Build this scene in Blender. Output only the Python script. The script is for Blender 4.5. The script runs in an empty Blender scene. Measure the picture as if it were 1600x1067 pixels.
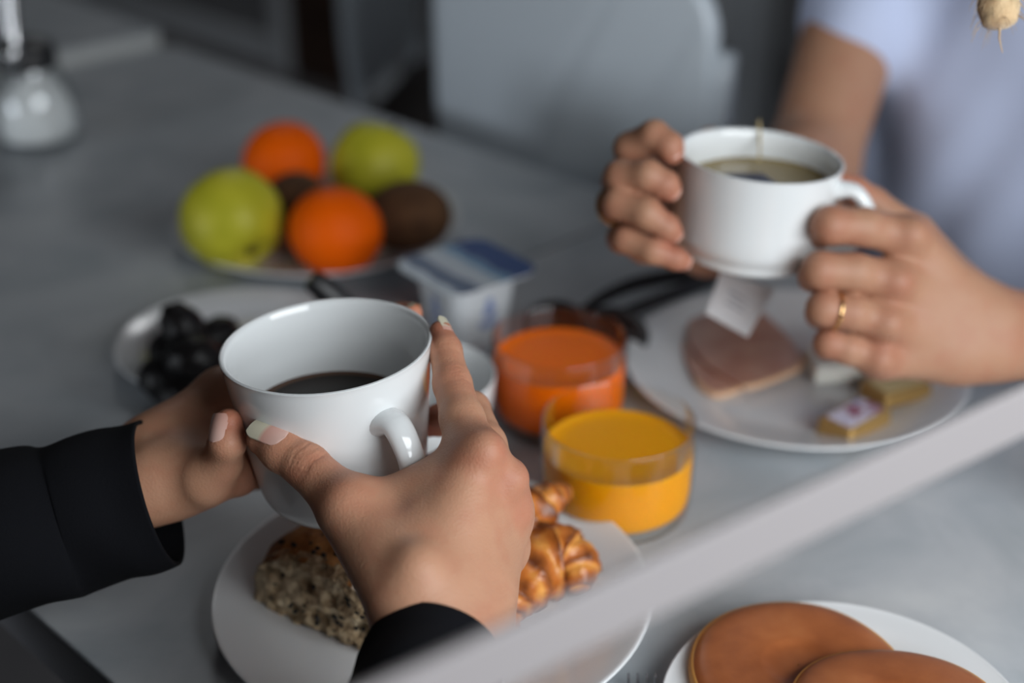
import bpy, bmesh, math, random
import numpy as np
from mathutils import Vector, Matrix, noise as mnoise

random.seed(7); rng = np.random.default_rng(7)
scene = bpy.context.scene
COL = scene.collection

# ------------------------------------------------------------------ camera
TABLE = 0.75
PITCH = math.radians(27.0)
FPX = 2222.2                       # focal length in pixels of a 1600 px wide frame = 50 mm on 36 mm
CAMZ = TABLE + 0.444
cam_d = bpy.data.cameras.new('camera'); cam_d.lens = FPX / 1600 * 36; cam_d.sensor_width = 36
cam_d.clip_start = 0.01; cam_d.clip_end = 60
cam_d.dof.use_dof = True; cam_d.dof.focus_distance = 0.603; cam_d.dof.aperture_fstop = 3.3
cam = bpy.data.objects.new('camera', cam_d); COL.objects.link(cam)
cam.location = (0, 0, CAMZ); cam.rotation_euler = (math.pi / 2 - PITCH, 0, 0)
scene.camera = cam

# ------------------------------------------------------------------ world, light, exposure
world = bpy.data.worlds.new('world'); scene.world = world; world.use_nodes = True
bg = world.node_tree.nodes['Background']; bg.inputs[0].default_value = (0.62, 0.74, 0.92, 1); bg.inputs[1].default_value = 0.6
def area_light(name, loc, target, sx, sy, power, color):
    l = bpy.data.lights.new(name, 'AREA'); l.shape = 'RECTANGLE'; l.size = sx; l.size_y = sy
    l.energy = power; l.color = color
    o = bpy.data.objects.new(name, l); COL.objects.link(o); o.location = loc
    o.rotation_euler = (Vector(target) - Vector(loc)).to_track_quat('-Z', 'Y').to_euler()
    return o
S2 = math.sqrt(0.5)
E1 = Vector((S2, -S2, 0)); E2 = Vector((S2, S2, 0))        # along / across the tables
def SW(s, w, z=0.0):
    v = E1 * s + E2 * w; return Vector((v.x, v.y, z))
# daylight through the window beside the table, plus added fill from behind and overhead
WIN_S = 0.36
area_light('window_daylight', SW(WIN_S, 0.42, 1.19), SW(WIN_S - 1, 0.72, 0.96), 0.75, 0.56, 10.6, (0.94, 0.98, 1.0))
area_light('rear_fill_light', SW(-1.12, -1.55, 1.02), SW(-0.98, 0.9, 0.95), 0.65, 0.5, 9.6, (0.88, 0.94, 1.0))  # added fill for fruit, sugar and chair back; the window behind it is invented
area_light('background_fill_light', SW(-2.7, 2.0, 2.62), SW(-2.7, 2.1, 0), 0.5, 0.5, 8.0, (0.96, 0.98, 1.0))  # overhead fill added to lift the dark background, no lamp fixture there
vs = scene.view_settings
vs.view_transform = 'Standard'; vs.look = 'None'; vs.gamma = 1; vs.use_curve_mapping = False; vs.exposure = 0.0

# ------------------------------------------------------------------ geometry helpers
_f = np.array([0, math.cos(PITCH), -math.sin(PITCH)]); _u = np.array([0, math.sin(PITCH), math.cos(PITCH)]); _r = np.array([1., 0, 0])
_C = np.array([0, 0, CAMZ])
def ray(x, y): return _f + (x - 800) / FPX * _r - (y - 533.5) / FPX * _u
def P(x, y, d): return _C + d * ray(x, y)                  # surveyed point at distance d
def T(x, y, h=0.0):                                        # surveyed point at height h above the table top
    k = ray(x, y); return _C + k * ((TABLE + h - _C[2]) / k[2])
def unit(v): v = np.asarray(v, float); return v / np.linalg.norm(v)
def srgb(r, g, b):
    f = lambda c: (c / 255 / 12.92) if c <= 10.3 else ((c / 255 + 0.055) / 1.055) ** 2.4
    return (f(r), f(g), f(b), 1)

def mesh_obj(name, V, Fc, mat=None, parent=None, smooth=True, loc=None, rot=None):
    me = bpy.data.meshes.new(name)
    me.from_pydata([tuple(map(float, v)) for v in V], [], [tuple(map(int, f)) for f in Fc]); me.update()
    if smooth: me.polygons.foreach_set('use_smooth', [True] * len(me.polygons))
    return link(name, me, mat, parent, loc, rot)
def link(name, me, mat=None, parent=None, loc=None, rot=None):
    o = bpy.data.objects.new(name, me); COL.objects.link(o)
    if mat is not None:
        if len(me.materials) == 0:
         for m in (mat if isinstance(mat, (list, tuple)) else [mat]): me.materials.append(m)
    if parent is not None: o.parent = parent
    if loc is not None: o.location = [float(c) for c in loc]
    if rot is not None: o.rotation_euler = rot
    return o
def tag(o, label=None, cat=None, group=None, kind=None):
    if label: o['label'] = label
    if cat: o['category'] = cat
    if group: o['group'] = group
    if kind: o['kind'] = kind
    return o
def thing(name, label, cat, loc=(0, 0, 0), rot=(0, 0, 0), group=None):
    o = bpy.data.objects.new(name, None); COL.objects.link(o); o.empty_display_size = 0.02
    o.location = [float(c) for c in loc]; o.rotation_euler = rot
    return tag(o, label, cat, group)
def chaikin(pts, n=2, closed=False):
    pts = [np.asarray(p, float) for p in pts]
    for _ in range(n):
        out = [] if closed else [pts[0]]
        m = len(pts)
        for i in range(m if closed else m - 1):
            a, b = pts[i], pts[(i + 1) % m]
            out += [a * .75 + b * .25, a * .25 + b * .75]
        if not closed: out.append(pts[-1])
        pts = out
    return pts
def lathe(profile, seg=64, smooth=2, disp=None):
    pr = chaikin(profile, smooth) if smooth else [np.asarray(p, float) for p in profile]
    V, Fc, n = [], [], len(pr)
    for k in range(seg):
        a = 2 * math.pi * k / seg
        for r, z in pr: V.append((r * math.cos(a), r * math.sin(a), z))
    for k in range(seg):
        k2 = (k + 1) % seg
        for i in range(n - 1): Fc.append((k * n + i, k2 * n + i, k2 * n + i + 1, k * n + i + 1))
    V = np.array(V)
    if disp is not None: V = disp(V)
    return V, Fc
def clean(o, dist=1e-5):
    bm = bmesh.new(); bm.from_mesh(o.data); bmesh.ops.remove_doubles(bm, verts=bm.verts, dist=dist)
    bmesh.ops.recalc_face_normals(bm, faces=bm.faces); bm.to_mesh(o.data); bm.free(); return o
def lathe_obj(name, profile, mat, parent=None, seg=64, smooth=2, disp=None, **kw):
    V, Fc = lathe(profile, seg, smooth, disp); return clean(mesh_obj(name, V, Fc, mat, parent, **kw))
def tube(pts, radii, seg=16, flat=None, caps=True, samples=None):
    """swept tube through pts (Catmull-Rom), radii per point, flat=(normal, factor)"""
    pts = np.array(pts, float); radii = np.array(radii if np.ndim(radii) else [radii] * len(pts), float)
    if samples:
        n = len(pts); tt = np.linspace(0, n - 1, samples); Q, R = [], []
        for t in tt:
            i = min(int(t), n - 2); s = t - i
            p0, p1, p2, p3 = pts[max(i - 1, 0)], pts[i], pts[i + 1], pts[min(i + 2, n - 1)]
            Q.append(.5 * (2 * p1 + (p2 - p0) * s + (2 * p0 - 5 * p1 + 4 * p2 - p3) * s ** 2 + (3 * p1 - p0 - 3 * p2 + p3) * s ** 3))
            R.append(radii[i] * (1 - s) + radii[i + 1] * s)
        pts, radii = np.array(Q), np.array(R)
    tan = np.gradient(pts, axis=0); tan /= np.linalg.norm(tan, axis=1)[:, None]
    ref = np.array([0, 0, 1.]) if abs(tan[0][2]) < .9 else np.array([1., 0, 0])
    u = unit(ref - tan[0] * (ref @ tan[0])); V, Fc = [], []
    for i in range(len(pts)):
        u = unit(u - tan[i] * (u @ tan[i])); w = np.cross(tan[i], u)
        for k in range(seg):
            a = 2 * math.pi * k / seg; d = math.cos(a) * u + math.sin(a) * w
            if flat is not None: nn = unit(flat[0]); d = d - nn * (d @ nn) * (1 - flat[1])
            V.append(pts[i] + radii[i] * d)
    for i in range(len(pts) - 1):
        for k in range(seg):
            k2 = (k + 1) % seg; Fc.append((i * seg + k, i * seg + k2, (i + 1) * seg + k2, (i + 1) * seg + k))
    if caps:
        Fc.append(tuple(range(seg))[::-1]); Fc.append(tuple((len(pts) - 1) * seg + k for k in range(seg)))
    return V, Fc
def box_bm(sx, sy, sz, bevel=0.0, seg=2):
    bm = bmesh.new(); bmesh.ops.create_cube(bm, size=1); bmesh.ops.scale(bm, vec=(sx, sy, sz), verts=bm.verts)
    if bevel: bmesh.ops.bevel(bm, geom=list(bm.edges), offset=bevel, segments=seg, affect='EDGES', profile=.5)
    return bm
def bm_obj(name, bm, mat, parent=None, smooth=False, loc=None, rot=None):
    me = bpy.data.meshes.new(name); bm.to_mesh(me); bm.free()
    if smooth: me.polygons.foreach_set('use_smooth', [True] * len(me.polygons))
    return link(name, me, mat, parent, loc, rot)
def box(name, size, mat, parent=None, loc=(0, 0, 0), rot=None, bevel=0.0, seg=2):
    return bm_obj(name, box_bm(*size, bevel, seg), mat, parent, False, loc, rot)
def prism(poly, z0, z1, bevel=0.0, seg=2):
    bm = bmesh.new(); vs_ = [bm.verts.new((x, y, z0)) for x, y in poly]; f = bm.faces.new(vs_)
    r = bmesh.ops.extrude_face_region(bm, geom=[f]); bmesh.ops.translate(bm, vec=(0, 0, z1 - z0), verts=[v for v in r['geom'] if isinstance(v, bmesh.types.BMVert)])
    bmesh.ops.recalc_face_normals(bm, faces=bm.faces)
    if bevel:
        es = [e for e in bm.edges if abs(e.verts[0].co.z - e.verts[1].co.z) < 1e-6]
        bmesh.ops.bevel(bm, geom=es, offset=bevel, segments=seg, affect='EDGES', profile=.5)
    return bm
def round_rect(sx, sy, r, n=6):
    out = []
    for cx, cy, a0 in ((sx / 2 - r, sy / 2 - r, 0), (-sx / 2 + r, sy / 2 - r, 90), (-sx / 2 + r, -sy / 2 + r, 180), (sx / 2 - r, -sy / 2 + r, 270)):
        for k in range(n + 1):
            a = math.radians(a0 + 90 * k / n); out.append((cx + r * math.cos(a), cy + r * math.sin(a)))
    return out
def axis_rot(ax, xdir=(1, 0, 0)):
    z = unit(ax); x = unit(np.asarray(xdir, float) - z * (np.asarray(xdir, float) @ z)); y = np.cross(z, x)
    return Matrix((x, y, z)).transposed().to_euler()

# ---- implicit surfaces (bodies, clothing): smooth unions of tapered limbs, polygonised with surface nets
def smin(a, b, k):
    h = np.maximum(k - np.abs(a - b), 0) / k; return np.minimum(a, b) - h * h * k * .25
def cone(p, a, b, ra, rb, flat=None):
    a = np.asarray(a, float); b = np.asarray(b, float); ba = b - a
    q = p - a; L = ba @ ba + 1e-12
    t = np.clip(q @ ba / L, 0, 1)
    e = q - t[:, None] * ba
    if flat is not None:
        n = unit(flat[0]); e = e + np.outer(e @ n, n) * (flat[1] - 1)
    return np.sqrt((e * e).sum(1)) - (ra + (rb - ra) * t)
def sdf_mesh(fn, lo, hi, h, B=8):
    lo = np.asarray(lo, float); hi = np.asarray(hi, float)
    nb = np.ceil((hi - lo) / h / B).astype(int) + 1; n = nb * B
    bi = np.stack(np.meshgrid(*[np.arange(k) for k in nb], indexing='ij'), -1).reshape(-1, 3)
    bc = lo + (bi * B + (B - 1) / 2) * h
    bd = fn(bc); act = np.abs(bd) < B * h * 1.25
    V = np.repeat(np.repeat(np.repeat(bd.reshape(nb), B, 0), B, 1), B, 2).astype(np.float32)
    off = np.stack(np.meshgrid(*[np.arange(B)] * 3, indexing='ij'), -1).reshape(-1, 3)
    ab = bi[act]
    for s in range(0, len(ab), 400):
        idx = (ab[s:s + 400, None, :] * B + off[None]).reshape(-1, 3)
        V[idx[:, 0], idx[:, 1], idx[:, 2]] = fn(lo + idx * h)
    ins = V < 0
    c = ins[:-1, :-1, :-1].astype(np.int8)
    tot = np.zeros_like(c)
    offs = [(i, j, k) for i in (0, 1) for j in (0, 1) for k in (0, 1)]
    sl = lambda o, m: slice(o, m - 1 + o)
    for i, j, k in offs: tot += ins[sl(i, n[0]), sl(j, n[1]), sl(k, n[2])]
    cells = np.argwhere((tot > 0) & (tot < 8))
    vid = -np.ones(tot.shape, np.int32); vid[tuple(cells.T)] = np.arange(len(cells))
    acc = np.zeros((len(cells), 3)); cnt = np.zeros(len(cells))
    for a in offs:
        for ax in range(3):
            if a[ax]: continue
            b = list(a); b[ax] = 1
            ca = cells + np.array(a); cb = cells + np.array(b)
            va = V[tuple(ca.T)]; vb = V[tuple(cb.T)]; m = (va < 0) != (vb < 0)
            t = np.where(m, va / np.where(m, va - vb, 1), 0)
            pt = np.array(a, float) + 0 * acc; pt[:, ax] += t
            acc += pt * m[:, None]; cnt += m
    pos = lo + (cells + acc / cnt[:, None]) * h
    quads = []
    for ax in range(3):
        o1, o2 = [(1, 2), (2, 0), (0, 1)][ax]
        s0 = [slice(1, -1)] * 3; s0[ax] = slice(0, -1); s1 = [slice(1, -1)] * 3; s1[ax] = slice(1, None)
        A = ins[tuple(s0)]; Bb = ins[tuple(s1)]; e = np.argwhere(A != Bb)
        if not len(e): continue
        sgn = A[tuple(e.T)]; base = e + 1; base[:, ax] -= 1
        def g(d1, d2):
            q = base.copy(); q[:, o1] += d1; q[:, o2] += d2; return vid[tuple(q.T)]
        q = np.stack([g(-1, -1), g(0, -1), g(0, 0), g(-1, 0)], 1)
        q = np.where(sgn[:, None], q, q[:, ::-1]); quads.append(q)
    Fq = np.concatenate(quads); Fq = Fq[(Fq >= 0).all(1)]
    for _ in range(2):                                     # snap to the surface
        d = fn(pos); g = np.zeros_like(pos)
        for k in range(3):
            e = np.zeros(3); e[k] = h * .5; g[:, k] = (fn(pos + e) - fn(pos - e)) / h
        g /= np.maximum((g * g).sum(1), .2)[:, None]; pos = pos - g * np.clip(d, -h, h)[:, None]
    nrm = g / np.maximum(np.linalg.norm(g, axis=1), 1e-9)[:, None]
    return pos, Fq, nrm
def fast_mesh(name, V, Q, mat, parent, loc, attrs=None):
    me = bpy.data.meshes.new(name); V = np.asarray(V) - np.asarray(loc)[None]
    me.vertices.add(len(V)); me.vertices.foreach_set('co', V.astype(np.float32).ravel())
    me.loops.add(Q.size); me.loops.foreach_set('vertex_index', Q.astype(np.int32).ravel())
    me.polygons.add(len(Q)); me.polygons.foreach_set('loop_start', np.arange(0, Q.size, 4, dtype=np.int32))
    me.polygons.foreach_set('use_smooth', np.ones(len(Q), bool)); me.update(calc_edges=True); me.validate()
    for k, a in (attrs or {}).items():
        at = me.attributes.new(k, 'FLOAT', 'POINT'); at.data.foreach_set('value', a.astype(np.float32))
    return link(name, me, mat, parent)

# ------------------------------------------------------------------ materials
def mat(name, col, rough=.5, **kw):
    m = bpy.data.materials.new(name); m.use_nodes = True; b = m.node_tree.nodes['Principled BSDF']
    b.inputs['Base Color'].default_value = col; b.inputs['Roughness'].default_value = rough
    for k, v in kw.items(): b.inputs[k.replace('_', ' ')].default_value = v
    return m
def nt(m): return m.node_tree.nodes, m.node_tree.links, m.node_tree.nodes['Principled BSDF']
def noise_col(m, stops, scale=5, detail=4, rough=.55, coord='Object', kind='noise', vec_scale=None, dist=0):
    N, L, b = nt(m); tc = N.new('ShaderNodeTexCoord')
    src = tc.outputs[coord]
    if vec_scale:
        mp = N.new('ShaderNodeMapping'); mp.inputs['Scale'].default_value = vec_scale; L.new(src, mp.inputs[0]); src = mp.outputs[0]
    if kind == 'noise':
        t = N.new('ShaderNodeTexNoise'); t.inputs['Scale'].default_value = scale; t.inputs['Detail'].default_value = detail; t.inputs['Roughness'].default_value = rough; t.inputs['Distortion'].default_value = dist; out = t.outputs['Fac']
    else:
        t = N.new('ShaderNodeTexVoronoi'); t.inputs['Scale'].default_value = scale; out = t.outputs['Distance']
    L.new(src, t.inputs['Vector'])
    r = N.new('ShaderNodeValToRGB'); r.color_ramp.elements[0].position = stops[0][0]; r.color_ramp.elements[0].color = stops[0][1]
    r.color_ramp.elements[1].position = stops[-1][0]; r.color_ramp.elements[1].color = stops[-1][1]
    for p_, c_ in stops[1:-1]: e = r.color_ramp.elements.new(p_); e.color = c_
    L.new(out, r.inputs[0]); L.new(r.outputs[0], b.inputs['Base Color']); return r
def bump(m, scale=50, strength=.2, dist=.002, detail=3, kind='noise', attr=None):
    N, L, b = nt(m); tc = N.new('ShaderNodeTexCoord')
    if kind == 'noise': t = N.new('ShaderNodeTexNoise'); t.inputs['Detail'].default_value = detail; out = t.outputs['Fac']
    else: t = N.new('ShaderNodeTexVoronoi'); out = t.outputs['Distance']
    t.inputs['Scale'].default_value = scale; L.new(tc.outputs['Object'], t.inputs['Vector'])
    bp = N.new('ShaderNodeBump'); bp.inputs['Strength'].default_value = strength; bp.inputs['Distance'].default_value = dist
    prev = b.inputs['Normal'].links
    if prev: L.new(prev[0].from_socket, bp.inputs['Normal'])
    L.new(out, bp.inputs['Height']); L.new(bp.outputs[0], b.inputs['Normal'])

M = {}
M['ceramic'] = mat('white_glazed_ceramic', srgb(226, 229, 230), .12, Coat_Weight=.3, Coat_Roughness=.05)
M['plate'] = mat('white_plate_glaze', srgb(222, 224, 226), .16)
M['coffee'] = mat('black_coffee', (.012, .005, .002, 1), .05, Specular_IOR_Level=.25)
M['crema'] = mat('coffee_edge', (.075, .028, .008, 1), .1)
M['tea'] = mat('tea', srgb(140, 118, 62), .05)
M['table'] = mat('pale_grey_tabletop', srgb(190, 193, 196), .34, Specular_IOR_Level=.28)
noise_col(M['table'], [(.3, srgb(158, 165, 170)), (.55, srgb(180, 184, 188)), (.75, srgb(194, 197, 199))], 9, 6, .6, dist=.8)
bump(M['table'], 600, .05, .0004)
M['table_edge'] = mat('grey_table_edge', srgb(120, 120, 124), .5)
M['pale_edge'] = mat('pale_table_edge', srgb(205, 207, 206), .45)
M['dark_metal'] = mat('dark_metal', srgb(40, 40, 43), .4, Metallic=.8)
M['wall'] = mat('grey_plaster', srgb(128, 128, 130), .8); bump(M['wall'], 80, .1, .002)
M['floor'] = mat('grey_floor', srgb(96, 94, 96), .55); noise_col(M['floor'], [(.3, srgb(84, 83, 86)), (.7, srgb(104, 101, 102))], 3, 5)
M['ceiling'] = mat('grey_ceiling', srgb(120, 120, 122), .9)
M['trim'] = mat('white_trim', srgb(212, 216, 220), .45)
M['brown_door'] = mat('dark_brown_wood', srgb(66, 46, 34), .5); noise_col(M['brown_door'], [(.3, srgb(50, 36, 28)), (.7, srgb(78, 54, 40))], 4, 6, vec_scale=(8, 8, .6))
M['chair'] = mat('white_painted_chair', srgb(205, 214, 222), .32)
M['seat_dark'] = mat('dark_brown_seat', srgb(52, 40, 34), .6)
M['rail'] = mat('grey_painted_metal', srgb(136, 131, 132), .6)
M['steel'] = mat('polished_steel', (.62, .62, .63, 1), .18, Metallic=1)
M['gold'] = mat('gold', (.85, .55, .25, 1), .2, Metallic=1)
M['black_plastic'] = mat('black_plastic', (.010, .010, .011, 1), .42)
M['lens'] = mat('dark_brown_lens', (.02, .013, .012, 1), .05)
M['oj'] = mat('orange_juice', srgb(240, 160, 8), 0.35, Specular_IOR_Level=.15, Subsurface_Weight=.35, Subsurface_Scale=.006); M['oj'].node_tree.nodes['Principled BSDF'].inputs['Subsurface Radius'].default_value = (1, .5, .1)
M['cj'] = mat('carrot_juice', srgb(248, 112, 0), 0.35, Specular_IOR_Level=.15, Subsurface_Weight=.3, Subsurface_Scale=.005); M['cj'].node_tree.nodes['Principled BSDF'].inputs['Subsurface Radius'].default_value = (1, .35, .08)
M['foam'] = mat('juice_film', srgb(238, 178, 70), .3)
def glass_mat(name, tint=(1, 1, 1, 1), base=.04, edge=.75):
    m = bpy.data.materials.new(name); m.use_nodes = True; N = m.node_tree.nodes; L = m.node_tree.links
    for n in list(N): N.remove(n)
    out = N.new('ShaderNodeOutputMaterial'); mx = N.new('ShaderNodeMixShader'); tr = N.new('ShaderNodeBsdfTransparent'); gl = N.new('ShaderNodeBsdfGlossy')
    gl.inputs['Roughness'].default_value = .02; tr.inputs[0].default_value = tint; gl.inputs[0].default_value = (.9, .93, .95, 1)
    lw = N.new('ShaderNodeLayerWeight'); lw.inputs[0].default_value = .12
    mr = N.new('ShaderNodeMapRange'); mr.inputs[3].default_value = base; mr.inputs[4].default_value = edge
    L.new(lw.outputs['Facing'], mr.inputs[0]); mr.interpolation_type = 'SMOOTHSTEP'
    L.new(lw.outputs['Fresnel'], mr.inputs[0]); L.new(mr.outputs[0], mx.inputs[0]); L.new(tr.outputs[0], mx.inputs[1]); L.new(gl.outputs[0], mx.inputs[2]); L.new(mx.outputs[0], out.inputs[0])
    return m
M['glass'] = glass_mat('clear_glass', (.97, .98, .98, 1), .05, .6)
M['pane'] = glass_mat('window_glass', (.98, .99, 1, 1), .02, .5)
M['sugar'] = mat('white_sugar', srgb(248, 248, 248), .7)
M['cloth_dark'] = mat('dark_navy_wool', srgb(11, 12, 17), .95, Specular_IOR_Level=.2); bump(M['cloth_dark'], 900, .3, .0006)
M['shirt'] = mat('white_cotton', srgb(200, 210, 238), .85); bump(M['shirt'], 500, .15, .0008)
M['hair'] = mat('light_brown_hair', srgb(120, 84, 52), .5)
def skin_mat(name, base, red, bumps=True):
    m = mat(name, base, .50, Subsurface_Weight=.12, Subsurface_Scale=.006); N, L, b = nt(m)
    b.inputs['Subsurface Radius'].default_value = (1, .35, .2); b.inputs['Specular IOR Level'].default_value = .32
    at = N.new('ShaderNodeAttribute'); at.attribute_name = 'blush'
    tc = N.new('ShaderNodeTexCoord'); no = N.new('ShaderNodeTexNoise'); no.inputs['Scale'].default_value = 70; no.inputs['Detail'].default_value = 5
    L.new(tc.outputs['Object'], no.inputs['Vector'])
    mr = N.new('ShaderNodeMapRange'); mr.inputs[1].default_value = .35; mr.inputs[2].default_value = .7; mr.inputs[3].default_value = -.12; mr.inputs[4].default_value = .22
    L.new(no.outputs['Fac'], mr.inputs[0]); ad = N.new('ShaderNodeMath'); ad.operation = 'ADD'; ad.use_clamp = True
    L.new(at.outputs['Fac'], ad.inputs[0]); L.new(mr.outputs[0], ad.inputs[1])
    mx = N.new('ShaderNodeMix'); mx.data_type = 'RGBA'; mx.inputs[6].default_value = base; mx.inputs[7].default_value = red
    L.new(ad.outputs[0], mx.inputs[0]); L.new(mx.outputs[2], b.inputs['Base Color'])
    bump(m, 900, .20, .0006, 4, 'voronoi'); bump(m, 190, .08, .0010, 5)
    return m
M['skin'] = skin_mat('skin', srgb(190, 142, 114), srgb(172, 96, 74))
M['skin2'] = skin_mat('skin_tea_drinker', srgb(176, 132, 106), srgb(164, 96, 76))
def nail_mat():
    m = mat('fingernail', srgb(205, 160, 146), .16); N, L, b = nt(m)
    at = N.new('ShaderNodeAttribute'); at.attribute_name = 'tip'; r = N.new('ShaderNodeValToRGB')
    r.color_ramp.elements[0].position = .5; r.color_ramp.elements[0].color = srgb(204, 156, 142); r.color_ramp.elements[1].position = .62; r.color_ramp.elements[1].color = srgb(206, 200, 178)
    e = r.color_ramp.elements.new(.1); e.color = srgb(216, 178, 166)
    L.new(at.outputs['Fac'], r.inputs[0]); L.new(r.outputs[0], b.inputs['Base Color']); return m
M['nail'] = nail_mat()

# ------------------------------------------------------------------ the room (aligned with the tables, 45 degrees to the view)
def plane_wall(name, quad, m, thick=.08, outward=None):
    q = [np.array(v, float) for v in quad]; o = np.asarray(outward, float) * thick
    V = q + [v + o for v in q]; Fc = [(0, 1, 2, 3), (7, 6, 5, 4), (0, 4, 5, 1), (1, 5, 6, 2), (2, 6, 7, 3), (3, 7, 4, 0)]
    ob = clean(mesh_obj(name, V, Fc, m, None, False)); return tag(ob, kind='structure')
S0, S1, W0, W1, ZC = -5.2, .44, -1.7, 2.45, 2.7
e1 = np.array(E1); e2 = np.array(E2)
plane_wall('floor', [SW(S0, W0), SW(S1, W0), SW(S1, W1), SW(S0, W1)], M['floor'], .05, (0, 0, -1))
plane_wall('ceiling', [SW(S0, W0, ZC), SW(S1, W0, ZC), SW(S1, W1, ZC), SW(S0, W1, ZC)], M['ceiling'], .05, (0, 0, 1))
plane_wall('wall_far', [SW(S0, W1), SW(S1, W1), SW(S1, W1, ZC), SW(S0, W1, ZC)], M['wall'], .08, e2)
def holed_wall(name, along, fixed, a0, a1, h0, h1, lo, hi, outward):
    """wall with a window opening a0..a1 x h0..h1, as one mesh"""
    bm = bmesh.new()
    for (x0, x1, z0, z1) in ((lo, a0, 0, ZC), (a1, hi, 0, ZC), (a0, a1, 0, h0), (a0, a1, h1, ZC)):
        c = [along(x0, z0), along(x1, z0), along(x1, z1), along(x0, z1)]
        v = [bm.verts.new(p) for p in c] + [bm.verts.new(np.array(p) + outward * .10) for p in c]
        for f in ((0, 1, 2, 3), (7, 6, 5, 4), (0, 4, 5, 1), (1, 5, 6, 2), (2, 6, 7, 3), (3, 7, 4, 0)): bm.faces.new([v[i] for i in f])
    bmesh.ops.recalc_face_normals(bm, faces=bm.faces)
    return tag(bm_obj(name, bm, M['wall']), kind='structure')
holed_wall('wall_right', lambda a, z: SW(S1, a, z), S1, -.02, .86, .86, 1.52, W0, W1, e1)
plane_wall('wall_left', [SW(S0, W0), SW(S0, W1), SW(S0, W1, ZC), SW(S0, W0, ZC)], M['wall'], .08, -e1)
holed_wall('wall_near', lambda a, z: SW(a, W0, z), W0, -1.50, -.74, .70, 1.34, S0, S1, -e2)
def window(name, c, along, w, h, normal):
    f = bpy.data.objects.new(name, None); COL.objects.link(f); f.location = c; tag(f, kind='structure')
    al = np.array(along); bm = bmesh.new(); nn = np.array(normal)
    def bar(a0, a1, z0, z1):
        vs_ = [bm.verts.new(al * a + nn * d + np.array([0, 0, z])) for d in (-.03, .03) for a, z in ((a0, z0), (a1, z0), (a1, z1), (a0, z1))]
        for q in ((0, 1, 2, 3), (7, 6, 5, 4), (0, 4, 5, 1), (1, 5, 6, 2), (2, 6, 7, 3), (3, 7, 4, 0)): bm.faces.new([vs_[i] for i in q])
    for s in (-1, 1): bar(*(sorted((s * w / 2, s * (w / 2 - .05)))), -h / 2, h / 2); bar(-w / 2 + .05, w / 2 - .05, *sorted((s * h / 2, s * (h / 2 - .05))))
    bar(-.02, .02, -h / 2 + .05, h / 2 - .05); bmesh.ops.recalc_face_normals(bm, faces=bm.faces); bm_obj('window_frame', bm, M['trim'], f)
    for s in (-1, 1):
        x0, x1 = sorted((s * .02, s * (w / 2 - .05)))
        V = [al * a + np.array([0, 0, z]) for a, z in ((x0, -h / 2 + .05), (x1, -h / 2 + .05), (x1, h / 2 - .05), (x0, h / 2 - .05))]
        mesh_obj('pane', V, [(0, 1, 2, 3)], M['pane'], f, False)
window('window_1', SW(S1 + .06, .42, 1.19), E2, .88, .66, E1)
window('added_rear_window', SW(-1.12, W0 - .06, 1.02), E1, .76, .64, E2)  # invented window, unseen, made to go with the rear fill
# dark brown doors with white frames in the far wall
def far_pt(x, z=0):                                       # point of the far wall seen above image column x
    k = ray(x, 60); k = np.array([k[0], k[1], 0]); t = (W1 - 1e-3) / (k @ e2); return np.array([k[0] * t, k[1] * t, z])
def s_of(p): return float(np.dot(p, e1))
def door(name, s0, s1):
    if s0 > s1: s0, s1 = s1, s0
    f = bpy.data.objects.new(name, None); COL.objects.link(f); f.location = SW((s0 + s1) / 2, W1 - .02, 0); tag(f, kind='structure')
    w = s1 - s0; rz = -math.pi / 4
    d = box('door_leaf', (w, .04, 2.05), M['brown_door'], f, (0, 0, 1.035), (0, 0, rz), .004)
    for i in (0, 1): box('panel', (w * .7, .012, .75), M['brown_door'], d, (0, -.022, -.45 + .9 * i), None, .005)
    box('door_handle', (.11, .05, .02), M['steel'], d, (w * .36, -.045, 0), None, .006)
    for s in (-1, 1): box('frame', (.075, .06, 2.13), M['trim'], f, tuple(np.array(E1) * s * (w / 2 + .038) + np.array([0, 0, 1.065])), (0, 0, rz), .004)
    box('frame', (w + .15, .06, .08), M['trim'], f, (0, 0, 2.105), (0, 0, rz), .004)
    return f
door('door_1', s_of(far_pt(470)), s_of(far_pt(590)))
door('door_2', s_of(far_pt(985)), s_of(far_pt(1120)))
bb = bm_obj('baseboard_far', box_bm(S1 - S0, .015, .08), M['trim'], None, loc=SW((S0 + S1) / 2, W1 - .009, .04), rot=(0, 0, -math.pi / 4)); tag(bb, kind='structure')


# ------------------------------------------------------------------ tables
def table(s0, s1, w0, w1, z, label, edge_mat):
    c = SW((s0 + s1) / 2, (w0 + w1) / 2, 0); t = thing('cafe_table', label, 'table', c, (0, 0, -math.pi / 4))
    L_, W_ = s1 - s0, w1 - w0
    bm_obj('tabletop', prism(round_rect(L_, W_, .012), -.004, 0, .0012), M['table'], t, False, (0, 0, z))
    bm_obj('edge_band', prism(round_rect(L_ - .0006, W_ - .0006, .012), -.034, -.0042), edge_mat, t, False, (0, 0, z))
    lathe_obj('column', [(.001, .03), (.04, .03), (.035, .06), (.03, .2), (.03, z - .06), (.05, z - .04), (.001, z - .04)], M['dark_metal'], t, 24, 1)
    bm_obj('base', prism(round_rect(.42, .42, .03), 0, .03, .006), M['dark_metal'], t)
    box('support', (L_ * .6, .06, .012), M['dark_metal'], t, (0, 0, z - .040)); return t
TW0, TW1 = .236, .876
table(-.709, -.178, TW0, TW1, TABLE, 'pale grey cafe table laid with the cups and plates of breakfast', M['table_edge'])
table(-1.434, -.712, TW0, TW1, TABLE, 'pale grey cafe table carrying the plate of fruit', M['table_edge'])
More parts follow.
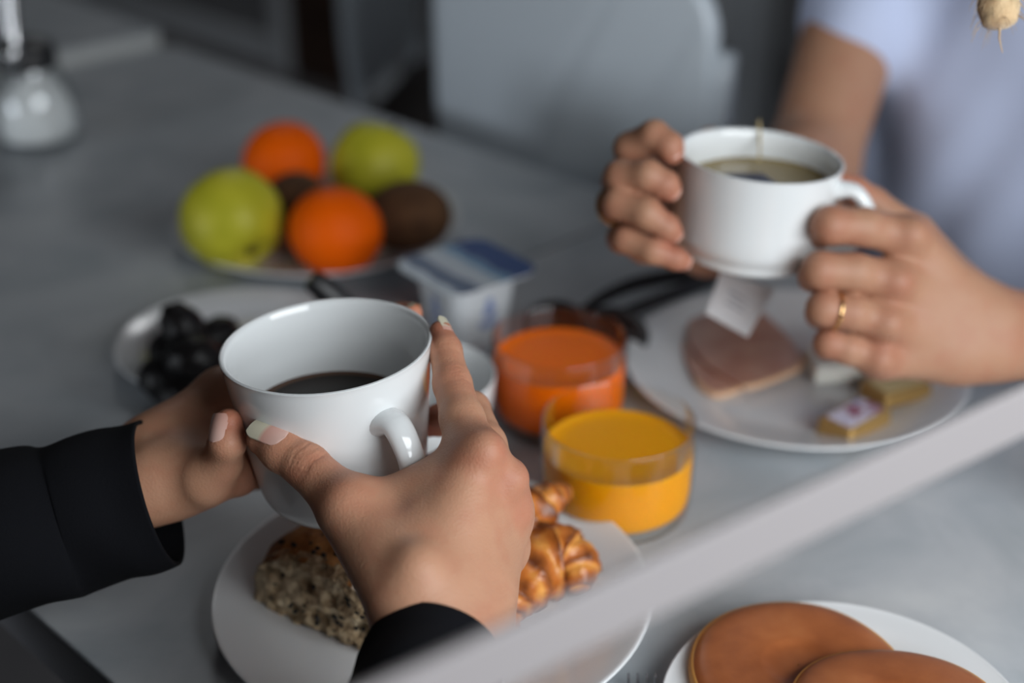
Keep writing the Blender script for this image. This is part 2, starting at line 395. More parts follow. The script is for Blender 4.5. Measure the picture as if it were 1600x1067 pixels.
table(-2.25, -1.452, TW0, TW1, TABLE + .014, 'empty grey cafe table at the top left behind the sugar pourer', M['pale_edge'])

# ------------------------------------------------------------------ chairs, pillar, rail
def chair(loc, rz, label, seat_mat, zt=.93, wd=.38):
    t = thing('dining_chair', label, 'chair', loc, (0, 0, rz), None)
    bm_obj('seat', prism(round_rect(.40, .40, .05), .435, .465, .008, 3), seat_mat, t)
    # backrest: curved panel with rounded upper corners
    pts = round_rect(wd, zt - .50, .06, 8); bm = prism(pts, -.009, .009, .005, 3)
    bmesh.ops.subdivide_edges(bm, edges=[e for e in bm.edges if e.calc_length() > .1], cuts=10, use_grid_fill=True)
    for v in bm.verts:
        x, y, z = v.co; v.co = (x, -.205 + z - .25 * (x * x - .03), (zt + .50) / 2 + y)
    bmesh.ops.recalc_face_normals(bm, faces=bm.faces); bm_obj('backrest', bm, M['chair'], t)
    for s in (-1, 1):
        V, Fc = tube([(s * .185, -.19, 0), (s * .185, -.20, .45), (s * (wd / 2 + .003), -.212, .62), (s * (wd / 2 + .003), -.212, zt - .07)], .012, 12, samples=20); mesh_obj('leg', V, Fc, M['chair'], t)
        V, Fc = tube([(s * .19, .19, 0), (s * .18, .175, .44)], [.011, .012], 12); mesh_obj('leg', V, Fc, M['chair'], t)
    return t
pc = np.array([.047, 1.30, 0])
chair(pc - e2 * .20, math.radians(135), 'white chair with a broad panel back pushed in beside the tea drinker', M['chair'], .935, .345)
chair(SW(-.48, 1.12), math.radians(135), 'white chair carrying the person in the white shirt', M['chair'], .86, .38)
chair((-.017, 2.38, 0), math.radians(-101), 'white chair with a dark brown seat pulled out near the brown door', M['seat_dark'], .95, .38)
pp = P(1170, 100, 2.5)
pil = thing('pillar', 'slim white pillar rising behind the tea cup', 'pillar', (pp[0], pp[1], 0), (0, 0, math.pi / 4))
bm_obj('shaft', prism(round_rect(.062, .062, .01), .02, ZC, 0), M['trim'], pil); bm_obj('foot', prism(round_rect(.10, .10, .012), 0, .02, .004), M['trim'], pil)
# guard rail close to the camera
ra, rb_ = P(1600, 640, .42), P(745, 1046, .335)
zr = (ra[2] + rb_[2]) / 2; ra = P(1600, 640, 1.0); ra = _C + (ra - _C) * ((zr - CAMZ) / (ra[2] - CAMZ)); rb_ = P(745, 1046, 1.0); rb_ = _C + (rb_ - _C) * ((zr - CAMZ) / (rb_[2] - CAMZ))
rd = unit(rb_ - ra); A_ = ra - rd * .42; B_ = rb_ + rd * .52
rl = thing('guard_rail', 'blurred grey metal guard rail crossing in front of the table', 'railing', ((A_ + B_) / 2 * [1, 1, 0]), (0, 0, math.atan2(rd[1], rd[0])))
Lr = np.linalg.norm(A_ - B_)
bmr = prism(round_rect(.003, .0185, .001), -Lr / 2, Lr / 2)
for v in bmr.verts: v.co = (v.co.z, v.co.x, v.co.y + zr)
bm_obj('top_rail', bmr, M['rail'], rl)
for s in (-1, 1):
    bm_obj('post', prism(round_rect(.014, .014, .003), .006, zr - .005), M['rail'], rl, False, (s * (Lr / 2 - .008), 0, 0))
    bm_obj('foot_plate', prism(round_rect(.08, .08, .008), 0, .006, .002), M['rail'], rl, False, (s * (Lr / 2 - .008), 0, 0))
# ------------------------------------------------------------------ crockery
def plate(name, label, c, R=.107, h=.018, cat='plate'):
    pr = [(.0005, .0045), (R * .30, .0045), (R * .58, .0050), (R * .68, .0075), (R * .82, .0125), (R * .97, h), (R, h + .0008), (R * 1.003, h - .001), (R * .96, h - .004), (R * .80, .0075), (R * .64, .003), (R * .60, .0), (R * .56, .0), (R * .54, .0015), (.0005, .0015)]
    o = lathe_obj(name, pr, M['plate'], None, 96, 2, loc=(c[0], c[1], TABLE + .0002)); return tag(o, label, cat)
PL = T(678, 962); plate('plate', 'white plate of bread and croissants below the coffee cup', PL, .1075)
HP = T(1238, 602); plate('plate', 'white plate with ham slices below the tea cup', HP, .109)
FP = T(500, 372); plate('plate', 'white plate heaped with whole fruit', FP, .113)
SP = T(372, 560); plate('plate', 'small white plate holding dark prunes', SP, .079, .015)
CP = T(1316, 1156); plate('plate', 'white plate under the brown pancakes at the lower edge', CP, .081, .014)

def cup(name, label, top, ax, R, Hh, prof, handle_dir, hb, ht, hout, hr, fill_h, mat_l, part, lab_l, group=None):
    """cup with rim centre `top`; local z along its axis; handle in direction handle_dir"""
    ax = unit(ax); base = np.asarray(top) - ax * Hh
    t = thing(name, label, 'cup', base, axis_rot(ax, handle_dir))
    inner = [(.0005, prof[0][1] + .006)] + [(r - .0035, max(z, prof[0][1] + .006)) for r, z in prof[1:-1]] + [(prof[-1][0] - .0030, Hh - .001), (prof[-1][0] - .0012, Hh + .0008)]
    pr = [(.0005, .0015), (prof[0][0] - .004, .0015), (prof[0][0] - .002, 0)] + list(prof) + [(prof[-1][0] + .0002, Hh + .0004)] + inner[::-1]
    lathe_obj('body', pr, M['ceramic'], t, 96, 2)
    rz = lambda z: float(np.interp(z, [p_[1] for p_ in prof], [p_[0] for p_ in prof]))
    P0 = [(rz(ht) - .003, 0, ht), (rz(ht) + hout * .45, 0, ht + .002), (rz(ht) + hout * .92, 0, ht - (ht - hb) * .22), (rz(ht) + hout, 0, ht - (ht - hb) * .5), (rz(ht) + hout * .72, 0, hb + (ht - hb) * .16), (rz(hb) + hout * .25, 0, hb), (rz(hb) - .003, 0, hb + .001)]
    V, Fc = tube(P0, [hr * 1.35, hr, hr * .95, hr * .95, hr, hr * 1.15, hr * 1.4], 18, ((0, 1, 0), 1.35), samples=48); clean(mesh_obj('handle', V, Fc, M['ceramic'], t))
    # level liquid inside the (slightly tilted) cup
    n = 72; Rm = Matrix(axis_rot(ax, handle_dir).to_matrix()) ; up = np.array(Rm.transposed() @ Vector((0, 0, 1)))
    V = [(0, 0, fill_h)]; rings = (.35, .7, .93, 1.0)
    for q in rings:
        for k in range(n):
            a = 2 * math.pi * k / n; d = np.array([math.cos(a), math.sin(a)]); z = fill_h
            for _ in range(6): r_ = rz(z) - .0033; z = fill_h - (d @ up[:2]) * r_ * q / up[2]
            V.append((d[0] * r_ * q, d[1] * r_ * q, z + (.0006 if q == 1.0 else 0)))
    Fc = [(0, 1 + k, 1 + (k + 1) % n) for k in range(n)]
    for j in range(len(rings) - 1):
        for k in range(n): Fc.append((1 + j * n + k, 1 + (j + 1) * n + k, 1 + (j + 1) * n + (k + 1) % n, 1 + j * n + (k + 1) % n))
    lq = mesh_obj(part, V, Fc, mat_l, t)
    lq['label'] = lab_l
    if len(lq.data.materials) > 1:
        for p_ in lq.data.polygons:
            if p_.index >= n + 2 * n: p_.material_index = 1
    return t, base
CUP_AX = unit([-.062, 0, 1]); CUP_TOP = P(509, 538, .636); CUP_H = .080; CUP_R = .0475
CUP_PROF = [(.0275, 0), (.034, .003), (.0385, .010), (.0405, .022), (.0430, .042), (.0475, .080)]
coffee_cup, CUP_BASE = cup('coffee_cup', 'white cup of black coffee held up in both hands in front', CUP_TOP, CUP_AX, CUP_R, CUP_H, CUP_PROF, (.62, -.78, 0), .021, .058, .0175, .0050, .0445, [M['coffee'], M['crema']], 'coffee', 'black coffee with a brown rim')
TEA_AX = unit([.07, 0, 1]); TEA_TOP = P(1189, 243, .78); TEA_H = .058
TEA_PROF = [(.0340, 0), (.0385, .0015), (.0390, .0060), (.0405, .0085), (.0430, .013), (.0437, .030), (.0453, .058)]
tea_cup, TEA_BASE = cup('tea_cup', 'white cup of tea with a teabag string held by the tea drinker', TEA_TOP, TEA_AX, .0453, TEA_H, TEA_PROF, (.93, -.36, 0), .014, .046, .019, .0040, .0420, M['tea'], 'tea', 'amber brown tea')
# second white cup standing behind the coffee cup with a spoon in it
bc = T(657, 586, .052); 
bw = thing('breakfast_cup', 'empty white cup half hidden behind the raised coffee cup', 'cup', (bc[0], bc[1], TABLE + .0002))
lathe_obj('bowl', [(.0005, .002), (.022, .002), (.024, 0), (.027, 0), (.030, .005), (.038, .018), (.0425, .036), (.0440, .052), (.0432, .0535), (.0422, .052), (.0400, .034), (.034, .016), (.024, .008), (.0005, .007)], M['ceramic'], bw, 72, 2)
# spoon with black handle resting in it
sa, sb = T(668, 585, .018), T(486, 436, .085)
sp = thing('teaspoon', 'black-handled teaspoon leaning out of the cup behind the coffee', 'spoon', (sa[0], sa[1], TABLE + .012))
so = np.array(sp.location)
V, Fc = tube([sa - so, sa * .62 + sb * .38 - so], [.0022, .0024], 10, samples=8); mesh_obj('neck', V, Fc, M['steel'], sp)
V, Fc = tube([sa * .66 + sb * .34 - so, sa * .5 + sb * .5 - so, sa * .12 + sb * .88 - so, sb - so], [.0040, .0066, .0082, .0062], 14, samples=20); mesh_obj('handle', V, Fc, M['black_plastic'], sp)
V, Fc = lathe([(.0005, 0), (.008, .001), (.013, .004), (.0125, .0045), (.008, .002), (.0005, .001)], 24, 1)
mesh_obj('spoon_bowl', V * [1.35, 1, 1], Fc, M['steel'], sp, loc=(.010, -.004, -.0028))

# ------------------------------------------------------------------ juice glasses
def juice_glass(label, c, R, Hh, fill, mj, lab, seed=0):
    t = thing('juice_glass', label, 'glass', (c[0], c[1], TABLE + .0003))
    pr = [(.0005, 0), (R * .80, 0), (R * .90, .0012), (R * .955, .006), (R * .985, .016), (R, .03), (R, Hh - .001), (R - .0006, Hh + .0002), (R - .0018, Hh - .0005), (R - .0022, .03), (R * .94, .012), (R * .86, .0055), (.0005, .0048)]
    lathe_obj('glass_body', pr, M['glass'], t, 96, 2)
    j = [(.0005, .0052), (R * .86, .0062), (R * .945, .0125), (R - .0020, .03), (R - .0019, fill - .001), (R - .0019, fill + .0008), (R - .0035, fill), (.0005, fill)]
    o = lathe_obj('juice', j, mj, t, 96, 1); o['label'] = lab
    return t
YG = T(962, 795); juice_glass('glass of yellow orange juice, the nearer of the two juices', YG, .0425, .0575, .040, M['oj'], 'cloudy yellow orange juice')
OG = T(872, 655); juice_glass('glass of deep orange carrot juice behind the yellow juice', OG, .0418, .0575, .043, M['cj'], 'deep orange juice')

# ------------------------------------------------------------------ yogurt pot
YP = T(730, 528)
yg = thing('yogurt_pot', 'white plastic yogurt pot with a blue striped foil lid', 'yogurt', (YP[0], YP[1], TABLE), (0, 0, math.radians(38)))
def loft(sections, mat_, name, parent, cap=True):
    V, Fc = [], []; n = len(sections[0][0])
    for poly, z in sections: V += [(x, y, z) for x, y in poly]
    for i in range(len(sections) - 1):
        for k in range(n): Fc.append((i * n + k, i * n + (k + 1) % n, (i + 1) * n + (k + 1) % n, (i + 1) * n + k))
    if cap: Fc += [tuple(range(n))[::-1], tuple((len(sections) - 1) * n + k for k in range(n))]
    return clean(mesh_obj(name, V, Fc, mat_, parent, False))
mp = mat('white_pot_plastic', srgb(226, 230, 234), .3); N, L, b = nt(mp)
tc = N.new('ShaderNodeTexCoord'); mp_ = N.new('ShaderNodeMapping'); mp_.inputs['Location'].default_value = (0, 0, -1.05); mp_.inputs['Scale'].default_value = (60, 60, 42); L.new(tc.outputs['Object'], mp_.inputs[0])
pot = loft([(round_rect(.044, .044, .013), 0), (round_rect(.046, .046, .014), .002), (round_rect(.054, .054, .012), .050), (round_rect(.055, .055, .012), .053)], mp, 'pot', yg)
blue = mat('pale_blue_print', srgb(150, 165, 205), .4)
# small printed motif on the two visible sides (a stack of three rounded marks)
for sgn, rot in ((1, 0), (1, -90)):
    bm = bmesh.new()
    for (cx, cz, rx, rz_) in ((0, .022, .0085, .0045), (0, .030, .0058, .0042), (0, .037, .0035, .0036)):
        vs_ = [bm.verts.new((cx + rx * math.cos(a), -.0265 - .0032 * (cz - .022) / .05 * 1.6 + .0017, cz + rz_ * math.sin(a))) for a in np.linspace(0, 2 * math.pi, 20, endpoint=False)]; bm.faces.new(vs_)
    bm_obj('printed_motif', bm, blue, pot, False, (0, 0, 0), (0, 0, math.radians(rot)))
fl = bm_obj('rim_flange', prism(round_rect(.074, .072, .014), .0525, .0540, .0005), mp, yg)
lidm = mat('blue_striped_foil', srgb(180, 195, 205), .25, Metallic=.35); N, L, b = nt(lidm)
tc = N.new('ShaderNodeTexCoord'); sx = N.new('ShaderNodeSeparateXYZ'); L.new(tc.outputs['Object'], sx.inputs[0])
ad = N.new('ShaderNodeMath'); ad.operation = 'MULTIPLY_ADD'; ad.inputs[1].default_value = 13.2; ad.inputs[2].default_value = .5; L.new(sx.outputs['X'], ad.inputs[0])
nz = N.new('ShaderNodeTexNoise'); nz.inputs['Scale'].default_value = 60; nz.inputs['Detail'].default_value = 1; L.new(tc.outputs['Object'], nz.inputs['Vector'])
a2 = N.new('ShaderNodeMath'); a2.operation = 'MULTIPLY_ADD'; a2.inputs[1].default_value = .10; L.new(nz.outputs['Fac'], a2.inputs[0]); L.new(ad.outputs[0], a2.inputs[2])
rp = N.new('ShaderNodeValToRGB'); rp.color_ramp.interpolation = 'EASE'
els = [(0, srgb(190, 202, 212)), (.13, srgb(196, 206, 214)), (.2, srgb(82, 100, 128)), (.33, srgb(88, 104, 130)), (.40, srgb(196, 204, 212)), (.58, srgb(190, 202, 212)), (.64, srgb(110, 160, 196)), (.70, srgb(120, 150, 180)), (.76, srgb(0, 62, 130)), (.95, srgb(0, 70, 140))]
rp.color_ramp.elements[0].position, rp.color_ramp.elements[0].color = els[0]; rp.color_ramp.elements[1].position, rp.color_ramp.elements[1].color = els[-1]
for p_, c_ in els[1:-1]: e = rp.color_ramp.elements.new(p_); e.color = c_
L.new(a2.outputs[0], rp.inputs[0]); L.new(rp.outputs[0], b.inputs['Base Color'])
lid = bm_obj('foil_lid', prism(round_rect(.0745, .0725, .014), .0541, .0545), lidm, yg); lid['label'] = 'foil lid with blue diagonal stripes'

# ------------------------------------------------------------------ sugar pourer
SG = T(62, 222)
sg = thing('sugar_pourer', 'glass sugar pourer with a steel spout on the far table', 'sugar pourer', (SG[0], SG[1], TABLE + .0003))
lathe_obj('jar', [(.0005, 0), (.034, 0), (.038, .003), (.0395, .012), (.0395, .030), (.037, .048), (.030, .064), (.026, .074), (.0255, .082), (.0245, .082), (.025, .074), (.029, .063), (.0355, .047), (.038, .030), (.038, .012), (.036, .006), (.0005, .005)], M['glass'], sg, 64, 2)
o = lathe_obj('sugar', [(.0005, .006), (.0355, .007), (.0375, .013), (.0375, .036), (.032, .048), (.020, .062), (.012, .069), (.0005, .073)], M['sugar'], sg, 48, 2, disp=lambda V: V + np.c_[0 * V[:, :2], np.where(V[:, 2] > .015, 1, 0) * .004 * np.sin(V[:, 0] * 120 + 1)]); o['label'] = 'heap of white sugar'
lathe_obj('screw_cap', [(.0005, .100), (.010, .100), (.020, .097), (.027, .092), (.0275, .074), (.0265, .073), (.0262, .074), (.0005, .0745)], mat('black_cap', (.02, .02, .022, 1), .4), sg, 48, 1)
V, Fc = tube([(-.004, -.012, .050), (-.004, -.020, .078), (-.002, -.030, .090), (.000, -.024, .108), (.001, -.018, .150)], [.0050, .0058, .0072, .0062, .0060], 20, samples=24); mesh_obj('spout_tube', V, Fc, M['steel'], sg)

# ------------------------------------------------------------------ fruit
def fruit_pos(x, y, h): return T(x, y, h)
def apple(label, px_, py_, h, R, up, seed):
    c = fruit_pos(px_, py_, h); t = thing('apple', label, 'apple', c, axis_rot(up), 'apples on the fruit plate')
    pr = [(.0005, R * .52), (R * .10, R * .56), (R * .26, R * .74), (R * .55, R * .84), (R * .85, R * .58), (R * 1.0, R * .10), (R * .93, -R * .40), (R * .66, -R * .78), (R * .36, -R * .88), (R * .16, -R * .80), (.0005, -R * .70)]
    def dsp(V):
        a = np.arctan2(V[:, 1], V[:, 0]); k = 1 + .022 * np.cos(5 * a + seed) * np.clip(-V[:, 2] / R + .3, 0, 1) + .015 * np.cos(2 * a + seed); return V * np.c_[k, k, np.ones(len(k))]
    b_ = lathe_obj('flesh', pr, M['apple'], t, 64, 2, dsp)
    V, Fc = tube([(0, 0, R * .50), (R * .03, 0, R * .8), (R * .12, 0, R * 1.02)], [.0016, .0012, .0018], 8, samples=8); mesh_obj('stem', V, Fc, M['stem'], t)
    V, Fc = lathe([(.0005, -R * .72), (R * .07, -R * .80), (R * .12, -R * .86), (R * .05, -R * .82), (.0005, -R * .78)], 10, 0); mesh_obj('calyx', V, Fc, M['stem'], t)
    return t
M['apple'] = mat('green_apple_skin', srgb(184, 178, 50), .48, Specular_IOR_Level=.3); noise_col(M['apple'], [(.3, srgb(170, 168, 36)), (.6, srgb(194, 188, 52)), (.8, srgb(206, 198, 76))], 28, 5); bump(M['apple'], 300, .05, .0006)
M['stem'] = mat('dry_brown_stem', srgb(70, 52, 30), .8)
M['orange'] = mat('orange_peel', srgb(244, 98, 0), .5, Specular_IOR_Level=.12, Subsurface_Weight=.08, Subsurface_Scale=.004); bump(M['orange'], 520, .35, .0012, 1, 'voronoi')
M['kiwi'] = mat('kiwi_skin', srgb(94, 62, 38), .85); noise_col(M['kiwi'], [(.3, srgb(72, 44, 24)), (.7, srgb(106, 72, 42))], 60, 5); bump(M['kiwi'], 900, .6, .001, 4)
apple('yellow-green apple lying on its side at the left of the fruit plate', 362, 342, .0425, .0385, (-.55, .62, .56), .4)
apple('yellow-green apple at the back right of the fruit plate', 586, 258, .043, .0375, (.35, .5, .8), 2.1)
def orange(label, x, y, h, R, up):
    t = thing('orange', label, 'orange', fruit_pos(x, y, h), axis_rot(up), 'oranges on the fruit plate')
    def dsp(V):
        k = 1 + .012 * np.sin(V[:, 0] * 110 + R * 900) * np.cos(V[:, 1] * 90); return V * k[:, None]
    pr = [(max(R * math.sin(a), .0004), R * .955 * math.cos(a) - (.0012 if a < .08 else 0)) for a in np.linspace(0, math.pi, 28)]
    lathe_obj('peel', pr, M['orange'], t, 56, 0, dsp)
    lathe_obj('stem_button', [(.0004, R * .955 + .0006), (.0022, R * .955 + .0004), (.0028, R * .955 - .0014)], mat('green_stem_button', srgb(96, 92, 40), .8), t, 10, 0)
    return t
orange('round orange at the front of the fruit plate', 525, 361, .0415, .0345, (.2, .6, .7))
orange('round orange at the back of the fruit plate between the apples', 444, 253, .0425, .0345, (-.4, .5, .7))
def kiwi(label, x, y, h, R, ax):
    t = thing('kiwi', label, 'kiwi', fruit_pos(x, y, h), axis_rot(ax), 'kiwis on the fruit plate')
    pr = [(max(R * math.sin(a), .0004), R * 1.22 * math.cos(a)) for a in np.linspace(0, math.pi, 26)]
    lathe_obj('skin', pr, M['kiwi'], t, 48, 0, lambda V: V * [1.02, .97, 1])
    lathe_obj('blossom_end', [(.0004, R * 1.22 + .0008), (.0022, R * 1.22 + .001), (.0034, R * 1.22 - .0012)], M['stem'], t, 12, 0)
    return t
kiwi('brown fuzzy kiwi at the right of the fruit plate', 638, 338, .0345, .0285, (.85, -.35, .25))
kiwi('brown kiwi half hidden between the green apple and the front orange', 462, 318, .034, .0245, (.2, 1, .1))

# ------------------------------------------------------------------ prunes on the small plate
M['prune'] = mat('black_prune', srgb(15, 12, 13), .45, Specular_IOR_Level=.3); bump(M['prune'], 160, .35, .002, 3)
def prune_mesh(seed):
    bm = bmesh.new(); bmesh.ops.create_icosphere(bm, subdivisions=4, radius=1)
    for v in bm.verts:
        n_ = mnoise.noise(v.co * 2.2 + Vector((seed * 7.1, 0, 0))) * .10 + mnoise.noise(v.co * 5 + Vector((0, seed * 3.3, 0))) * .05
        v.co = Vector((v.co.x * .0175, v.co.y * .0150, v.co.z * .0135)) * (1 + n_)
    me = bpy.data.meshes.new('prune'); bm.to_mesh(me); bm.free(); me.polygons.foreach_set('use_smooth', [True] * len(me.polygons)); return me
pms = [prune_mesh(i) for i in range(4)]
prs = [(284, 512, .030, 'topmost black prune of the heap, standing up'), (262, 590, .0165, 'leftmost black prune lying on the small plate'), (300, 560, .0165, 'black prune in the middle of the heap'), (338, 540, .0165, 'black prune nearest the rim of the coffee cup'),
       (300, 610, .0165, 'lowest black prune, next to the dark sleeve arm'), (288, 535, .0165, 'black prune under the standing one'), (330, 585, .0165, 'black prune with a small glint on it'), (375, 545, .0165, 'black prune behind the left rim of the coffee cup'), (255, 560, .0175, 'black prune at the left shoulder of the heap')]
pos_pr = [(286, 512, .043), (256, 590, .0195), (302, 560, .044), (338, 528, .0195), (292, 616, .0195), (298, 530, .0195), (336, 596, .0195), (376, 556, .0195), (268, 552, .0195)]
for i, ((x, y, h), (_, _, _, lab)) in enumerate(zip(pos_pr, prs)):
    o = link('prune', pms[i % 4], M['prune'], None, T(x, y, h), (random.uniform(-.3, .3), random.uniform(-.3, .3), random.uniform(0, 6.28)))
    if i == 0: o.rotation_euler = (0, 1.15, .4)
    tag(o, lab, 'prune', 'prunes on the small plate')

# ------------------------------------------------------------------ sunglasses
SGc = T(905, 512, 0)
su = thing('sunglasses', 'black sunglasses lying behind the carrot juice glass', 'sunglasses', SGc)
so = np.array(su.location)
lz = .021
L1c = T(873, 512, lz); L2c = T(958, 522, lz)
fd = unit((L2c - L1c) * [1, 1, 0]); fn_ = unit(np.cross(fd, [0, 0, 1]))
for c in (L1c, L2c):
    ring = [c - so + fd * .022 * math.cos(a) + np.array([0, 0, .018]) * math.sin(a) for a in np.linspace(0, 2 * math.pi, 33)]
    V, Fc = tube(ring, .0024, 8, caps=False); rim_ = mesh_obj('lens_rim', V, Fc, M['black_plastic'], su)
    V = [c - so] + ring[:-1]; mesh_obj('lens', [v for v in V] , [(0, 1 + k, 1 + (k + 1) % 32) for k in range(32)], M['lens'], rim_)
V, Fc = tube([L1c - so + fd * .021 + [0, 0, .006], (L1c + L2c) / 2 - so + [0, 0, .010], L2c - so - fd * .021 + [0, 0, .006]], .0024, 8, samples=10); mesh_obj('bridge', V, Fc, M['black_plastic'], su)
for pts in ([(908, 489, .028), (945, 463, .030), (1000, 441, .028), (1075, 428, .020), (1120, 424, .008)], [(944, 503, .028), (1000, 480, .026), (1050, 460, .022), (1100, 442, .012), (1135, 428, .006)]):
    V, Fc = tube([T(*q) - so for q in pts], [.0045, .005, .0055, .006, .0055], 12, (fd, .6), samples=30); mesh_obj('temple', V, Fc, M['black_plastic'], su)

# ------------------------------------------------------------------ ham, cheese, butter and jam on the ham plate
def on_plate(pts, h): return [T(x, y, h) for x, y in pts]
def slab(name, label, cat, pts, h0, th, mat_, wav=.0, sm=2, group=None, fat=None):
    c = T(*np.mean(np.array(pts, float), axis=0), h0); c[2] = TABLE + h0
    poly = [tuple(v[:2] - c[:2]) for v in chaikin([T(x, y, h0) for x, y in pts], sm, True)]
    t = thing(name, label, cat, c, (0, 0, 0), group)
    bm = prism(poly, 0, th, min(th * .35, .001), 2)
    bmesh.ops.triangulate(bm, faces=[f for f in bm.faces if len(f.verts) > 4])
    o = bm_obj('slice', bm, mat_, t, True)
    if fat:
        i0, i1 = fat; n = len(poly); ks = [k % n for k in range(int(i0 * n), int(i1 * n) + 1)]
        V, Fc = tube([(poly[k][0], poly[k][1], th * .5) for k in ks], [.0009] + [th * .62] * (len(ks) - 2) + [.0009], 8); mesh_obj('fat_rim', V, Fc, M['fat'], t)
    return t
M['ham'] = mat('cooked_ham', srgb(196, 146, 126), .42, Subsurface_Weight=.1, Subsurface_Scale=.004); noise_col(M['ham'], [(.35, srgb(184, 130, 112)), (.65, srgb(204, 158, 138))], 45, 4); bump(M['ham'], 160, .2, .001)
M['fat'] = mat('ham_fat', srgb(230, 186, 150), .4)
slab('ham_slice', 'lower ham slice showing along the left edge of the stack', 'ham', [(1068, 500), (1062, 545), (1078, 590), (1112, 624), (1140, 618), (1165, 605), (1180, 560), (1150, 500), (1110, 470)], .0062, .0035, M['ham'], fat=(.22, .55), group='ham slices')
slab('ham_slice', 'upper ham slice with a pale fatty front edge under the tea tag', 'ham', [(1085, 480), (1068, 530), (1095, 570), (1140, 598), (1165, 612), (1215, 594), (1258, 575), (1240, 540), (1200, 500), (1150, 462), (1115, 462)], .0099, .0035, M['ham'], fat=(.30, .58), group='ham slices')
M['cheese'] = mat('white_cheese', srgb(226, 224, 216), .5, Subsurface_Weight=.1, Subsurface_Scale=.004)
q = [T(1268, 596, .008), T(1405, 590, .008)]; d_ = unit((q[1] - q[0]) * [1, 1, 0])
ch = thing('cheese_block', 'white block of fresh cheese lying on the plate under her fist', 'cheese', tuple((q[0] + q[1]) / 2 + [0, .012, 0]), (0, 0, math.atan2(d_[1], d_[0])))
bmc = box_bm(np.linalg.norm(q[1] - q[0]), .03, .013, .0015); bmesh.ops.translate(bmc, vec=(0, 0, .0055), verts=bmc.verts); bm_obj('block', bmc, M['cheese'], ch)
M['gold_foil'] = mat('gold_foil', srgb(186, 150, 92), .35, Metallic=.55); bump(M['gold_foil'], 200, .5, .0015)
M['butter'] = mat('pale_butter', srgb(214, 190, 130), .45)
def portion(name, label, cat, x, y, h, sx, sy, sz, rz, top_mat, lab2):
    c = T(x, y, h); t = thing(name, label, cat, (c[0], c[1], TABLE + h), (math.radians(0), 0, rz))
    bm = prism(round_rect(sx, sy, .003), 0, sz, .0022, 3)
    for v in bm.verts: v.co.x *= 1 - .06 * v.co.z / sz; v.co.y *= 1 - .06 * v.co.z / sz
    wr = bm_obj('wrapper', bm, M['gold_foil'], t, True)
    o = bm_obj('printed_top', prism(round_rect(sx * .80, sy * .70, .004), sz, sz + .0004), top_mat, wr); o['label'] = lab2
    for s in (-1, 1): bm_obj('folded_end', prism([(s * sx * .5 - .002, -sy * .25), (s * (sx * .5 + .004), -sy * .1), (s * (sx * .5 + .004), sy * .1), (s * sx * .5 - .002, sy * .25)][::s], .001, .003), M['gold_foil'], wr)
    return t
M['label_print'] = mat('pale_printed_label', srgb(200, 190, 205), .4); noise_col(M['label_print'], [(.38, srgb(140, 60, 84)), (.46, srgb(205, 198, 214)), (.62, srgb(196, 190, 208)), (.72, srgb(110, 120, 180))], 130, 1, vec_scale=(.5, 1.2, 1))
portion('butter_portion', 'plain gold-foil butter portion beside the white cheese', 'butter', 1398, 618, .0085, .040, .026, .010, math.radians(28), M['butter'], 'bare pale butter')
portion('jam_portion', 'small gold jam portion with a pink printed label', 'jam', 1333, 672, .0065, .044, .026, .012, math.radians(42), M['label_print'], 'pale label with pink print')

# ------------------------------------------------------------------ bread, croissants, pancakes
def noisy(V, amp, sc, seed=0.0):
    V = np.asarray(V, float); out = V.copy(); c = V.mean(0)
    for i, v in enumerate(V):
        n_ = mnoise.fractal(Vector(v * sc) + Vector((seed, seed * 2, 0)), 1.0, 2.0, 4); out[i] += unit(v - c) * n_ * amp
    return out
M['crust'] = mat('bread_crust', srgb(176, 120, 66), .6); noise_col(M['crust'], [(.25, srgb(120, 74, 36)), (.45, srgb(172, 116, 62)), (.62, srgb(196, 142, 84)), (.8, srgb(222, 192, 150))], 70, 6, .65); bump(M['crust'], 160, .9, .004, 6)
M['crumb'] = mat('open_crumb', srgb(205, 186, 156), .8); noise_col(M['crumb'], [(.30, srgb(96, 82, 66)), (.42, srgb(184, 156, 120)), (.6, srgb(218, 196, 160)), (.8, srgb(232, 216, 188))], 120, 4); bump(M['crumb'], 190, 1.0, .006, 4)
M['flour'] = mat('flour_dust', srgb(226, 214, 200), .8); noise_col(M['flour'], [(.40, srgb(196, 148, 104)), (.55, srgb(228, 216, 204))], 150, 4); bump(M['flour'], 160, .8, .004)
M['seed'] = mat('dark_seed', srgb(34, 28, 24), .5)
bA, bB = T(424, 930, .022), T(640, 900, .022)
bdir = unit((T(585, 985, .006) - T(425, 925, .006)) * [1, 1, 0])      # cut face runs along this
bdeep = np.array([-bdir[1], bdir[0], 0])
bcen = T(500, 984, .006) + bdeep * .036; bcen[2] = TABLE + .0062
br = thing('bread_piece', 'seeded rustic bread piece with its cut crumb face showing', 'bread', bcen, (0, 0, math.atan2(bdir[1], bdir[0])))
bm = bmesh.new(); bmesh.ops.create_cube(bm, size=1); bmesh.ops.subdivide_edges(bm, edges=list(bm.edges), cuts=28, use_grid_fill=True)
BL, BW, BH = .074, .078, .044
